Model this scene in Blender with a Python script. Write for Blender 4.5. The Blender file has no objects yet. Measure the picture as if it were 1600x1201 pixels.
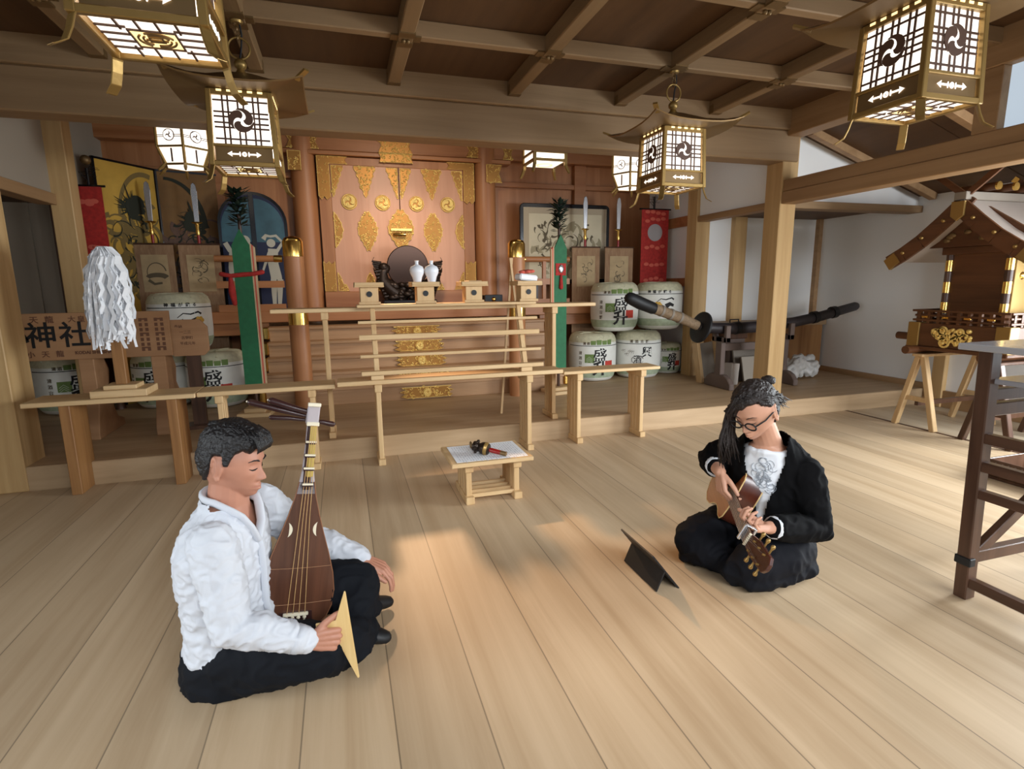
import bpy, bmesh, math, random
from mathutils import Vector, Matrix, Euler, noise
R_ = random.Random(7)
PI = math.pi
scene = bpy.context.scene
col = scene.collection

# ------------------------------------------------------------------ camera
cam_d = bpy.data.cameras.new('camera')
cam = bpy.data.objects.new('camera', cam_d)
col.objects.link(cam)
cam_d.sensor_fit = 'HORIZONTAL'
cam_d.sensor_width = 36.0
cam_d.lens = 19.3008
cam_d.clip_start = 0.05
cr = ((0.955587, -0.294494, -0.011225), (-0.063528, -0.168646, -0.983627), (0.287779, 0.940655, -0.179865))
m = Matrix.Identity(4)
for i in range(3):
    m[i][0] = cr[0][i]
    m[i][1] = -cr[1][i]
    m[i][2] = -cr[2][i]
m.translation = (0.0, 0.0, 1.3)
cam.matrix_world = m
scene.camera = cam

# ------------------------------------------------------------------ world, exposure, large lights
w = bpy.data.worlds.new('daylight')
scene.world = w
w.use_nodes = True
bg = w.node_tree.nodes['Background']
bg.inputs[0].default_value = (0.80, 0.90, 1.0, 1)
bg.inputs[1].default_value = 0.75
vs = scene.view_settings
vs.view_transform = 'Standard'
vs.look = 'None'
vs.gamma = 1.0
vs.use_curve_mapping = False
vs.exposure = 0.0

def area(name, loc, target, sx, sy, power, color, spread=180):
    d = bpy.data.lights.new(name, 'AREA')
    d.shape = 'RECTANGLE'
    d.size, d.size_y, d.energy, d.color = sx, sy, power, color
    d.spread = math.radians(spread)
    o = bpy.data.objects.new(name, d)
    o.location = loc
    o.rotation_euler = (Vector(target) - Vector(loc)).to_track_quat('-Z', 'Y').to_euler()
    col.objects.link(o)
    return o

def spot(name, loc, target, power, color, angle, blend=0.6, radius=0.06):
    d = bpy.data.lights.new(name, 'SPOT')
    d.energy, d.color, d.spot_size, d.spot_blend, d.shadow_soft_size = power, color, math.radians(angle), blend, radius
    o = bpy.data.objects.new(name, d)
    o.location = loc
    o.rotation_euler = (Vector(target) - Vector(loc)).to_track_quat('-Z', 'Y').to_euler()
    col.objects.link(o)
    return o

# open front of the hall (behind the viewer) and the window bay of the right aisle
area('aisle_front_fill', (5.0, -1.6, 1.35), (5.0, 3.0, 0.9), 1.5, 1.5, 95, (0.88, 0.94, 1.0), 120)  # cool fill added at the aisle's front end to brighten its walls
area('daylight_front', (2.2, -1.8, 2.5), (1.7, 2.1, 0.0), 4.4, 1.2, 58, (0.93, 0.97, 1.0), 74)
area('daylight_left', (-3.5, 0.9, 1.45), (0.0, 1.3, 0.0), 2.4, 1.4, 30, (0.88, 0.95, 1.0), 96)
area('daylight_aisle', (5.75, 1.45, 1.30), (1.2, 1.9, 0.0), 1.7, 1.4, 150, (0.90, 0.97, 1.0), 130)
# picture lamps in the sanctum, under its ceiling
spot('altar_lamp', (0.75, 5.35, 2.95), (0.75, 6.9, 1.6), 62, (1.0, 0.82, 0.68), 50, 1.0, 0.05)
spot('altar_wash', (0.75, 4.75, 2.95), (0.75, 6.6, 1.4), 95, (1.0, 0.82, 0.64), 105, 0.9, 0.08)
spot('altar_outward_lamp', (0.45, 6.2, 2.85), (0.86, 2.62, 0.0), 620, (1.0, 0.62, 0.34), 25, 0.8, 0.06)

# ------------------------------------------------------------------ materials
def S(r, g, b):
    f = lambda v: (v / 255 / 12.92) if v / 255 <= 0.04045 else ((v / 255 + 0.055) / 1.055) ** 2.4
    return (f(r), f(g), f(b), 1.0)

def mat(name, c, rough=0.5, metal=0.0, emit=None, es=0.0, bump=0.0, bscale=60.0, spec=0.5, var=0.0, vscale=6.0, sheen=0.0):
    M = bpy.data.materials.new(name)
    M.use_nodes = True
    nt = M.node_tree
    b = nt.nodes['Principled BSDF']
    b.inputs['Base Color'].default_value = c
    b.inputs['Roughness'].default_value = rough
    b.inputs['Metallic'].default_value = metal
    b.inputs['Specular IOR Level'].default_value = spec
    if sheen:
        b.inputs['Sheen Weight'].default_value = sheen
    if emit:
        b.inputs['Emission Color'].default_value = emit
        b.inputs['Emission Strength'].default_value = es
    tc = nt.nodes.new('ShaderNodeTexCoord')
    if var:
        n = nt.nodes.new('ShaderNodeTexNoise')
        n.inputs['Scale'].default_value = vscale
        n.inputs['Detail'].default_value = 5
        r = nt.nodes.new('ShaderNodeValToRGB')
        r.color_ramp.elements[0].position = 0.3
        r.color_ramp.elements[1].position = 0.7
        r.color_ramp.elements[0].color = tuple(x * (1 - var) for x in c[:3]) + (1,)
        r.color_ramp.elements[1].color = tuple(min(1, x * (1 + var)) for x in c[:3]) + (1,)
        nt.links.new(tc.outputs['Object'], n.inputs['Vector'])
        nt.links.new(n.outputs['Fac'], r.inputs['Fac'])
        nt.links.new(r.outputs['Color'], b.inputs['Base Color'])
    if bump:
        n2 = nt.nodes.new('ShaderNodeTexNoise')
        n2.inputs['Scale'].default_value = bscale
        n2.inputs['Detail'].default_value = 4
        bp = nt.nodes.new('ShaderNodeBump')
        bp.inputs['Strength'].default_value = bump
        bp.inputs['Distance'].default_value = 0.01
        nt.links.new(tc.outputs['Object'], n2.inputs['Vector'])
        nt.links.new(n2.outputs['Fac'], bp.inputs['Height'])
        nt.links.new(bp.outputs['Normal'], b.inputs['Normal'])
    return M

def wood(name, c1, c2, axis='X', rough=0.5, sc=14.0, stretch=0.06, spec=0.4, plank=None, gap=0.006, seam=0.35, tone=0.16, plank_axis='X', off=0.0, coat=0.0):
    """Grained timber: noise drawn out along one axis; plank = board width for boarded surfaces."""
    M = bpy.data.materials.new(name)
    M.use_nodes = True
    nt = M.node_tree
    L = nt.links.new
    b = nt.nodes['Principled BSDF']
    b.inputs['Roughness'].default_value = rough
    b.inputs['Specular IOR Level'].default_value = spec
    b.inputs['Coat Weight'].default_value = coat
    b.inputs['Coat Roughness'].default_value = 0.25
    tc = nt.nodes.new('ShaderNodeTexCoord')
    mp = nt.nodes.new('ShaderNodeMapping')
    s = {'X': (stretch, 1, 1), 'Y': (1, stretch, 1), 'Z': (1, 1, stretch)}[axis]
    mp.inputs['Scale'].default_value = s
    L(tc.outputs['Object'], mp.inputs['Vector'])
    vec = mp.outputs['Vector']
    if plank:
        sx = nt.nodes.new('ShaderNodeSeparateXYZ')
        L(tc.outputs['Object'], sx.inputs[0])
        a0 = nt.nodes.new('ShaderNodeMath'); a0.operation = 'SUBTRACT'
        L(sx.outputs[plank_axis], a0.inputs[0]); a0.inputs[1].default_value = off
        dv = nt.nodes.new('ShaderNodeMath'); dv.operation = 'DIVIDE'
        L(a0.outputs[0], dv.inputs[0]); dv.inputs[1].default_value = plank
        fl = nt.nodes.new('ShaderNodeMath'); fl.operation = 'FLOOR'
        L(dv.outputs[0], fl.inputs[0])
        fr = nt.nodes.new('ShaderNodeMath'); fr.operation = 'FRACT'
        L(dv.outputs[0], fr.inputs[0])
        wn = nt.nodes.new('ShaderNodeTexWhiteNoise'); wn.noise_dimensions = '1D'
        L(fl.outputs[0], wn.inputs['W'])
        add = nt.nodes.new('ShaderNodeVectorMath'); add.operation = 'MULTIPLY_ADD'
        add.inputs[1].default_value = (7.0, 7.0, 7.0)
        L(wn.outputs['Color'], add.inputs[0])
        L(vec, add.inputs[2])
        vec = add.outputs[0]
    n = nt.nodes.new('ShaderNodeTexNoise')
    n.inputs['Scale'].default_value = sc
    n.inputs['Detail'].default_value = 6
    n.inputs['Roughness'].default_value = 0.6
    n.inputs['Distortion'].default_value = 0.6
    L(vec, n.inputs['Vector'])
    r = nt.nodes.new('ShaderNodeValToRGB')
    r.color_ramp.elements[0].position = 0.32
    r.color_ramp.elements[1].position = 0.68
    r.color_ramp.elements[0].color = c2
    r.color_ramp.elements[1].color = c1
    L(n.outputs['Fac'], r.inputs['Fac'])
    out = r.outputs['Color']
    if plank:
        mr = nt.nodes.new('ShaderNodeMapRange')
        mr.inputs['To Min'].default_value = 1 - tone
        mr.inputs['To Max'].default_value = 1 + tone
        L(wn.outputs['Value'], mr.inputs['Value'])
        mx = nt.nodes.new('ShaderNodeVectorMath'); mx.operation = 'SCALE'
        L(out, mx.inputs[0]); L(mr.outputs[0], mx.inputs['Scale'])
        g = nt.nodes.new('ShaderNodeMath'); g.operation = 'LESS_THAN'
        L(fr.outputs[0], g.inputs[0]); g.inputs[1].default_value = gap / plank
        g2 = nt.nodes.new('ShaderNodeMapRange')
        g2.inputs['To Min'].default_value = 1.0
        g2.inputs['To Max'].default_value = seam
        L(g.outputs[0], g2.inputs['Value'])
        mx2 = nt.nodes.new('ShaderNodeVectorMath'); mx2.operation = 'SCALE'
        L(mx.outputs[0], mx2.inputs[0]); L(g2.outputs[0], mx2.inputs['Scale'])
        out = mx2.outputs[0]
    L(out, b.inputs['Base Color'])
    return M

M = {}
M['floor'] = wood('floor_boards', S(197, 173, 142), S(174, 148, 116), 'Y', 0.45, 9, 0.05, 0.4, plank=0.2675, gap=0.0045, seam=0.48, tone=0.09, off=-0.996)
M['aislefloor'] = wood('aisle_boards', S(214, 198, 172), S(188, 166, 136), 'Y', 0.42, 6, 0.12, 0.4, plank=0.55, gap=0.008, seam=0.4, tone=0.05, off=4.83)
M['platform'] = wood('platform_boards', S(186, 158, 124), S(164, 136, 102), 'X', 0.5, 10, 0.08)
M['hinoki'] = wood('pale_cypress', S(214, 184, 140), S(194, 160, 114), 'X', 0.5, 16, 0.06)
M['hinokiY'] = wood('pale_cypress_y', S(206, 176, 132), S(186, 152, 108), 'Y', 0.5, 16, 0.06)
M['hinokiZ'] = wood('pale_cypress_z', S(210, 178, 132), S(188, 152, 106), 'Z', 0.5, 16, 0.06)
M['postZ'] = wood('post_cypress', S(206, 172, 122), S(184, 148, 98), 'Z', 0.5, 12, 0.05)
M['beam'] = wood('beam_timber', S(158, 130, 97), S(138, 111, 80), 'X', 0.55, 10, 0.05)
M['beamY'] = wood('beam_timber_y', S(170, 136, 98), S(148, 114, 78), 'Y', 0.55, 10, 0.05)
M['ceilbar'] = wood('ceiling_bar_timber', S(146, 118, 84), S(124, 98, 68), 'Y', 0.5, 10, 0.05)
M['ceil'] = wood('ceiling_board', S(100, 72, 46), S(78, 54, 34), 'Y', 0.6, 5, 0.1)
M['legdark'] = wood('brown_bench_leg', S(160, 116, 70), S(126, 84, 46), 'Z', 0.5, 14, 0.05)
M['facade'] = wood('shrine_cedar', S(186, 130, 86), S(160, 104, 64), 'Z', 0.42, 8, 0.06, 0.4)
M['facadeX'] = wood('shrine_cedar_x', S(180, 124, 80), S(154, 98, 58), 'X', 0.42, 8, 0.06, 0.4)
M['door'] = wood('door_cedar', S(214, 162, 130), S(200, 146, 114), 'Z', 0.4, 9, 0.06, 0.4)
M['stair'] = wood('stair_cedar', S(188, 150, 112), S(164, 126, 90), 'X', 0.5, 10, 0.06)
M['darkwood'] = wood('dark_stained_wood', S(94, 66, 50), S(66, 44, 32), 'Z', 0.35, 14, 0.06)
M['darkwoodY'] = wood('dark_stained_wood_y', S(98, 70, 54), S(70, 48, 36), 'Y', 0.3, 14, 0.06)
M['shrinebrown'] = wood('portable_shrine_wood', S(104, 66, 40), S(76, 46, 26), 'Y', 0.4, 12, 0.06)
M['sign'] = wood('sign_board', S(176, 134, 96), S(156, 114, 78), 'X', 0.6, 8, 0.06)
M['flag'] = wood('tan_brocade', S(164, 132, 100), S(140, 106, 78), 'Z', 0.8, 40, 0.2)
M['flagpale'] = mat('pale_silk_panel', S(178, 154, 116), 0.8, var=0.1, vscale=12)
M['ink'] = mat('black_ink', S(18, 16, 16), 0.7)
M['inkgrey'] = mat('grey_ink', S(96, 84, 64), 0.8)
M['faintprint'] = mat('faint_print', S(186, 188, 198), 0.8)
M['inkbrown'] = mat('brown_ink', S(104, 68, 48), 0.8)
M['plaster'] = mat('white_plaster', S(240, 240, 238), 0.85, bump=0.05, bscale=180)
M['plasterdim'] = mat('dimmed_plaster', S(158, 146, 130), 0.85)  # white plaster with the left side's shade put into its colour
M['gold'] = mat('gilt_metal', S(250, 216, 128), 0.32, 0.55, bump=0.8, bscale=140)
M['golddark'] = mat('shaded_gilt_ground', S(168, 120, 58), 0.45, 0.6)  # darkened to paint the shade in the relief's crevices
M['goldsm'] = mat('smooth_gilt', S(232, 190, 104), 0.22, 1.0)
M['brass'] = mat('brass', S(154, 124, 70), 0.38, 0.6, bump=0.06, bscale=60)
M['brassdk'] = mat('aged_brass', S(128, 102, 66), 0.45, 0.6)
M['paper'] = mat('lit_lantern_paper', S(255, 250, 244), 0.6, emit=(1.0, 0.91, 0.80, 1), es=1.25)
M['paperwarm'] = mat('lit_amber_paper', S(255, 232, 170), 0.6, emit=(1.0, 0.74, 0.34, 1), es=1.5)
M['lattice'] = mat('lantern_lattice', S(84, 58, 44), 0.5)
M['white'] = mat('white_paper', S(240, 242, 246), 0.7)
M['porcelain'] = mat('white_porcelain', S(226, 230, 236), 0.15)
M['red'] = mat('red_cloth', S(168, 40, 34), 0.8, var=0.25, vscale=30)
M['redpat'] = mat('red_cloth_figure', S(206, 96, 78), 0.8)
M['redlac'] = mat('red_lacquer', S(150, 28, 24), 0.3)
M['silver'] = mat('silver_disc', S(176, 172, 172), 0.4, 0.6)
M['steel'] = mat('polished_blade', S(214, 216, 220), 0.25, 0.9)
M['green'] = mat('green_silk', S(36, 104, 66), 0.7, var=0.12, vscale=20)
M['cream'] = mat('cream_silk', S(206, 178, 140), 0.7)
M['leaf'] = mat('dark_sakaki_leaf', S(26, 40, 30), 0.5)
M['blacklac'] = mat('black_lacquer', S(14, 14, 18), 0.2)
M['black'] = mat('matte_black', S(16, 17, 20), 0.55)
M['bronze'] = mat('dark_bronze', S(52, 40, 32), 0.35, 0.6, bump=0.4, bscale=50)
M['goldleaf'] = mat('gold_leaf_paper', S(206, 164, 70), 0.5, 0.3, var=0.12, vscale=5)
M['goldshade'] = mat('shaded_gold_paper', S(120, 84, 38), 0.6, 0.2, var=0.2, vscale=5)  # same gold paper, darkened for the leaf turned into shade
M['pine'] = mat('painted_pine_green', S(38, 40, 26), 0.8)
M['scale'] = mat('painted_dragon_ochre', S(122, 100, 54), 0.8)
M['straw'] = mat('straw_wrap', S(198, 194, 164), 0.8, var=0.12, vscale=30, bump=0.2, bscale=90)
M['barrel'] = mat('barrel_cover', S(226, 226, 218), 0.6, var=0.05, vscale=10)
M['barrelgreen'] = mat('pale_green_band', S(168, 180, 152), 0.7, var=0.15, vscale=25)
M['mossgreen'] = mat('label_green', S(104, 128, 66), 0.7, var=0.1, vscale=30)
M['labelred'] = mat('label_red', S(186, 58, 42), 0.7)
M['glass'] = mat('bright_window', S(150, 160, 170), 0.3, emit=(0.72, 0.86, 1.0, 1), es=0.62)
M['skinL'] = mat('skin_tan', S(190, 134, 110), 0.5, var=0.05, vscale=20)
M['skinR'] = mat('skin_warm', S(196, 146, 120), 0.5, var=0.05, vscale=20)
M['hairL'] = mat('black_hair', S(22, 20, 22), 0.42, bump=0.5, bscale=160)
M['hairR'] = mat('brown_black_hair', S(30, 21, 18), 0.55, bump=0.5, bscale=160)
M['shirt'] = mat('white_cotton', S(212, 216, 224), 0.8)
M['tshirt'] = mat('white_tee', S(226, 230, 236), 0.8)
M['teeprint'] = mat('grey_print', S(158, 164, 172), 0.8)
M['trousers'] = mat('navy_black_cloth', S(17, 20, 26), 0.85, spec=0.2, var=0.15, vscale=8)
M['trousersR'] = mat('black_navy_cloth', S(13, 14, 20), 0.85, spec=0.2, var=0.15, vscale=8)
M['cardigan'] = mat('black_knit', S(8, 8, 10), 0.9, spec=0.15)
M['lip'] = mat('lip', S(176, 110, 96), 0.5)
M['biwa'] = wood('biwa_mulberry', S(100, 63, 45), S(72, 44, 31), 'Z', 0.3, 26, 0.05, coat=0.4)
M['biwaneck'] = mat('pale_grey_neck', S(188, 180, 184), 0.35)
M['biwapeg'] = mat('dark_peg_wood', S(58, 34, 32), 0.3)
M['biwagold'] = mat('ochre_fret_board', S(196, 172, 88), 0.5)
M['ivory'] = mat('ivory', S(236, 226, 200), 0.35)
M['string'] = mat('silk_string', S(206, 166, 110), 0.5)
M['boxwood'] = wood('boxwood', S(232, 202, 144), S(216, 180, 118), 'Z', 0.4, 30, 0.05)
M['guitartop'] = wood('guitar_top', S(176, 106, 56), S(150, 84, 40), 'Y', 0.25, 30, 0.05, coat=0.5)
M['guitarside'] = wood('guitar_side', S(84, 40, 26), S(60, 26, 18), 'Y', 0.25, 14, 0.1, coat=0.5)
M['fretboard'] = wood('fretboard', S(140, 112, 88), S(112, 86, 66), 'Y', 0.4, 30, 0.05)
M['plastic'] = mat('clear_plastic_bag', S(206, 204, 200), 0.3, bump=0.6, bscale=30)
M['scabbard'] = mat('dark_wrapped_scabbard', S(44, 38, 40), 0.5, var=0.25, vscale=14)
M['hilt'] = wood('hilt_wrap', S(142, 120, 94), S(112, 92, 70), 'X', 0.7, 30, 1.0)
M['stand'] = mat('grey_brown_stand', S(104, 88, 80), 0.6, var=0.1)
M['stone'] = mat('grey_board', S(132, 122, 110), 0.7, var=0.08)
M['cuttag'] = mat('white_edge', S(236, 236, 232), 0.4)
# ------------------------------------------------------------------ mesh helpers
class MB:
    def __init__(s):
        s.v, s.f = [], []
        s.split = None
    def add(s, vs, fs, mtx=None):
        o = len(s.v)
        s.v += [tuple(mtx @ Vector(p)) if mtx else tuple(p) for p in vs]
        s.f += [tuple(i + o for i in f) for f in fs]
        return s
    def merge(s, mb, mtx=None):
        return s.add(mb.v, mb.f, mtx)
    def box(s, c, d, mtx=None):
        x, y, z = c; a, b, h = d[0] / 2, d[1] / 2, d[2] / 2
        vs = [(x + i * a, y + j * b, z + k * h) for k in (-1, 1) for j in (-1, 1) for i in (-1, 1)]
        return s.add(vs, [(0, 2, 3, 1), (4, 5, 7, 6), (0, 1, 5, 4), (2, 6, 7, 3), (0, 4, 6, 2), (1, 3, 7, 5)], mtx)
    def b2(s, lo, hi, mtx=None):
        return s.box([(lo[i] + hi[i]) / 2 for i in range(3)], [hi[i] - lo[i] for i in range(3)], mtx)
    def bar(s, p, q, wx, wy, up=(0, 0, 1)):
        """Square bar from p to q, wx across, wy along the up side."""
        p, q = Vector(p), Vector(q)
        d = (q - p).normalized()
        u = Vector(up)
        if abs(d.dot(u)) > 0.97:
            u = Vector((0, 1, 0))
        a = d.cross(u).normalized(); c = a.cross(d).normalized()
        vs = [t + a * (i * wx / 2) + c * (j * wy / 2) for t in (p, q) for i, j in ((-1, -1), (1, -1), (1, 1), (-1, 1))]
        return s.add(vs, [(3, 2, 1, 0), (4, 5, 6, 7), (0, 1, 5, 4), (1, 2, 6, 5), (2, 3, 7, 6), (3, 0, 4, 7)])
    def prism(s, poly, h0, h1, mtx=None):
        """2-D polygon (x, y) extruded from z=h0 to z=h1."""
        n = len(poly)
        vs = [(x, y, h0) for x, y in poly] + [(x, y, h1) for x, y in poly]
        fs = [tuple(range(n - 1, -1, -1)), tuple(range(n, 2 * n))] + [(i, (i + 1) % n, n + (i + 1) % n, n + i) for i in range(n)]
        return s.add(vs, fs, mtx)
    def lathe(s, prof, seg=20, mtx=None):
        vs, fs = [], []
        for r, z in prof:
            vs += [(r * math.cos(2 * PI * k / seg), r * math.sin(2 * PI * k / seg), z) for k in range(seg)]
        for i in range(len(prof) - 1):
            for k in range(seg):
                k2 = (k + 1) % seg
                fs.append((i * seg + k, i * seg + k2, (i + 1) * seg + k2, (i + 1) * seg + k))
        fs.append(tuple(range(seg - 1, -1, -1)))
        fs.append(tuple(range((len(prof) - 1) * seg, len(prof) * seg)))
        return s.add(vs, fs, mtx)
    def loft(s, rings, closed=True):
        n = len(rings[0]); vs = [p for r in rings for p in r]; fs = []
        for i in range(len(rings) - 1):
            for k in range(n):
                k2 = (k + 1) % n
                fs.append((i * n + k, i * n + k2, (i + 1) * n + k2, (i + 1) * n + k))
        if closed:
            fs.append(tuple(range(n - 1, -1, -1)))
            fs.append(tuple(range((len(rings) - 1) * n, len(rings) * n)))
        return s.add(vs, fs)
    def tube(s, path, radii, seg=10, round_ends=False, flat=1.0, up=(0, 0, 1)):
        """Round (or flattened) tube along a path with a radius per point."""
        P = [Vector(p) for p in path]
        if not hasattr(radii, '__len__'):
            radii = [radii] * len(P)
        radii = list(radii)
        if round_ends:
            d0 = (P[0] - P[1]).normalized(); d1 = (P[-1] - P[-2]).normalized()
            a, b = P[0], P[-1]; ra, rb = radii[0], radii[-1]
            st = [(1.0, 0.06), (0.9, 0.44), (0.6, 0.8)]
            P = [a + d0 * (ra * t) for t, _ in st] + P + [b + d1 * (rb * t) for t, _ in reversed(st)]
            radii = [ra * k for _, k in st] + radii + [rb * k for _, k in reversed(st)]
        rings = []; u = Vector(up)
        prev = None
        for i, p in enumerate(P):
            d = (P[min(i + 1, len(P) - 1)] - P[max(i - 1, 0)]).normalized()
            if prev is None:
                if abs(d.dot(u)) > 0.95:
                    u = Vector((0, 1, 0)) if abs(d.y) < 0.9 else Vector((1, 0, 0))
                a = d.cross(u).normalized()
            else:
                a = (prev - d * prev.dot(d)).normalized()
            prev = a
            c = a.cross(d).normalized()
            rings.append([p + a * (radii[i] * math.cos(2 * PI * k / seg)) + c * (radii[i] * flat * math.sin(2 * PI * k / seg)) for k in range(seg)])
        return s.loft(rings)
    def ell(s, c, r, seg=16, rings=10, mtx=None):
        vs, fs = [], []
        for i in range(1, rings):
            t = PI * i / rings
            vs += [(c[0] + r[0] * math.sin(t) * math.cos(2 * PI * k / seg), c[1] + r[1] * math.sin(t) * math.sin(2 * PI * k / seg), c[2] - r[2] * math.cos(t)) for k in range(seg)]
        for i in range(rings - 2):
            for k in range(seg):
                k2 = (k + 1) % seg
                fs.append((i * seg + k, i * seg + k2, (i + 1) * seg + k2, (i + 1) * seg + k))
        b = len(vs)
        vs += [(c[0], c[1], c[2] - r[2]), (c[0], c[1], c[2] + r[2])]
        for k in range(seg):
            k2 = (k + 1) % seg
            fs.append((b, k2, k)); fs.append((b + 1, (rings - 2) * seg + k, (rings - 2) * seg + k2))
        return s.add(vs, fs, mtx)
    def ring(s, c, R, r, axis='Y', seg=28, sec=8):
        vs, fs = [], []
        for i in range(seg):
            a = 2 * PI * i / seg
            for k in range(sec):
                t = 2 * PI * k / sec
                u, v, w_ = (R + r * math.cos(t)) * math.cos(a), (R + r * math.cos(t)) * math.sin(a), r * math.sin(t)
                vs.append({'Z': (c[0] + u, c[1] + v, c[2] + w_), 'Y': (c[0] + u, c[1] + w_, c[2] + v), 'X': (c[0] + w_, c[1] + u, c[2] + v)}[axis])
        for i in range(seg):
            for k in range(sec):
                i2, k2 = (i + 1) % seg, (k + 1) % sec
                fs.append((i * sec + k, i2 * sec + k, i2 * sec + k2, i * sec + k2))
        return s.add(vs, fs)
    def mesh(s, name):
        me = bpy.data.meshes.new(name)
        me.from_pydata(s.v, [], s.f)
        bm = bmesh.new(); bm.from_mesh(me)
        bmesh.ops.recalc_face_normals(bm, faces=bm.faces)
        bm.to_mesh(me); bm.free()
        return me
    def build(s, name, m_, parent=None, smooth=False, bevel=0.0, loc=None, rot=None):
        me = s.mesh(name)
        if isinstance(m_, tuple):
            for q_ in m_:
                me.materials.append(q_)
            for i_, p_ in enumerate(me.polygons):
                p_.material_index = 0 if (s.split is None or i_ < s.split) else 1
        else:
            me.materials.append(m_)
        o = bpy.data.objects.new(name, me)
        col.objects.link(o)
        if parent:
            o.parent = parent
        if loc:
            o.location = loc
        if rot:
            o.rotation_euler = rot
        if smooth:
            for p in me.polygons:
                p.use_smooth = True
            try:
                me.set_sharp_from_angle(angle=math.radians(42))
            except Exception:
                pass
        if bevel:
            bv = o.modifiers.new('bevel', 'BEVEL')
            bv.width = bevel; bv.segments = 1; bv.limit_method = 'ANGLE'
        return o

def tag(o, label=None, cat=None, group=None, kind=None):
    if label: o['label'] = label
    if cat: o['category'] = cat
    if group: o['group'] = group
    if kind: o['kind'] = kind
    return o

def thing(name, label, cat, loc=(0, 0, 0), rz=0.0, group=None, rot=None):
    o = bpy.data.objects.new(name, None)
    o.empty_display_size = 0.1
    col.objects.link(o)
    o.location = loc
    o.rotation_euler = rot if rot else (0, 0, rz)
    return tag(o, label, cat, group)

def struct(name, mb, m_, bevel=0.0, parent=None, smooth=False):
    o = mb.build(name, m_, parent, smooth, bevel)
    if not parent:
        o['kind'] = 'structure'
    return o

def kids(o):
    return [c for c in bpy.data.objects if c.parent == o]

def dup(o, loc=None, rz=None, label=None, group=None, parent=None):
    c = o.copy()
    col.objects.link(c)
    if parent: c.parent = parent
    for ch in kids(o):
        dup(ch, parent=c)
    if loc is not None: c.location = loc
    if rz is not None: c.rotation_euler = (0, 0, rz)
    if label: c['label'] = label
    if group: c['group'] = group
    return c

def text_mb(body, size, depth=0.0, bold=0.0, res=3):
    c = bpy.data.curves.new('lettering', 'FONT')
    c.body = body; c.size = size; c.align_x = 'CENTER'; c.align_y = 'CENTER'
    c.offset = bold; c.resolution_u = res; c.extrude = depth
    o = bpy.data.objects.new('lettering', c)
    col.objects.link(o)
    dg = bpy.context.evaluated_depsgraph_get()
    me = bpy.data.meshes.new_from_object(o.evaluated_get(dg))
    mb = MB().add([v.co[:] for v in me.vertices], [tuple(p.vertices) for p in me.polygons])
    bpy.data.objects.remove(o); bpy.data.curves.remove(c); bpy.data.meshes.remove(me)
    return mb

def front(x=0, y=0, z=0):
    """Text / drawing plane (x right, y up) turned to face -Y at the given point."""
    return Matrix.Translation((x, y, z)) @ Matrix.Rotation(PI / 2, 4, 'X')

def stroke(mb, pts, w0, w1=None, y=0.0, n=None):
    """Brush stroke: flat ribbon through 2-D points (x, z) in the plane y, tapering w0 -> w1."""
    w1 = w0 if w1 is None else w1
    P = [Vector((p[0], p[1])) for p in pts]
    vs = []
    for i, p in enumerate(P):
        d = (P[min(i + 1, len(P) - 1)] - P[max(0, i - 1)]).normalized()
        t = i / (len(P) - 1); wd = (w0 + (w1 - w0) * t) / 2
        nn = Vector((-d.y, d.x)) * wd
        vs += [(p.x + nn.x, y, p.y + nn.y), (p.x - nn.x, y, p.y - nn.y)]
    mb.add(vs, [(2 * i, 2 * i + 1, 2 * i + 3, 2 * i + 2) for i in range(len(P) - 1)])
    return mb

def arc(cx, cz, r, a0, a1, n=12, rz=None):
    rz = r if rz is None else rz
    return [(cx + r * math.cos(a0 + (a1 - a0) * i / n), cz + rz * math.sin(a0 + (a1 - a0) * i / n)) for i in range(n + 1)]

def circle(cx, cy, r, n=20):
    return [(cx + r * math.cos(2 * PI * k / n), cy + r * math.sin(2 * PI * k / n)) for k in range(n)]

def tomoe(Rr, depth=0.002, rot=0.0):
    """Three comma shapes whirling in a circle, in the x-y plane, thickness depth along z."""
    mb = MB()
    for k in range(3):
        a0 = rot + k * 2 * PI / 3
        L_, R2 = [], []
        N = 12
        for i in range(N + 1):
            t = i / N
            rho = Rr * (0.50 + 0.42 * t ** 0.7); th = a0 + t * 2.0
            wd = Rr * (0.36 * (1 - t) ** 0.9 + 0.015)
            L_.append(((rho + wd) * math.cos(th), (rho + wd) * math.sin(th)))
            R2.append(((rho - wd) * math.cos(th), (rho - wd) * math.sin(th)))
        hc = (Rr * 0.5 * math.cos(a0), Rr * 0.5 * math.sin(a0))
        cap = [(hc[0] + Rr * 0.36 * math.cos(a0 + PI + j * PI / 6), hc[1] + Rr * 0.36 * math.sin(a0 + PI + j * PI / 6)) for j in range(1, 6)]
        mb.prism(L_ + R2[::-1] + cap, 0, depth)
    return mb

def remesh(mb, voxel, iters=4, factor=0.5, fn=None):
    """Union of overlapping closed shapes as one smooth continuous surface."""
    me = mb.mesh('tmp')
    o = bpy.data.objects.new('tmp', me)
    col.objects.link(o)
    r = o.modifiers.new('r', 'REMESH'); r.mode = 'VOXEL'; r.voxel_size = voxel
    s = o.modifiers.new('s', 'SMOOTH'); s.iterations = iters; s.factor = factor
    dg = bpy.context.evaluated_depsgraph_get()
    ne = bpy.data.meshes.new_from_object(o.evaluated_get(dg))
    out = MB()
    if fn:
        out.v = [tuple(fn(v.co.copy(), v.normal.copy())) for v in ne.vertices]
    else:
        out.v = [v.co[:] for v in ne.vertices]
    out.f = [tuple(p.vertices) for p in ne.polygons]
    bpy.data.objects.remove(o); bpy.data.meshes.remove(me); bpy.data.meshes.remove(ne)
    return out

def smooth_all(o):
    for p in o.data.polygons:
        p.use_smooth = True
    return o
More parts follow.
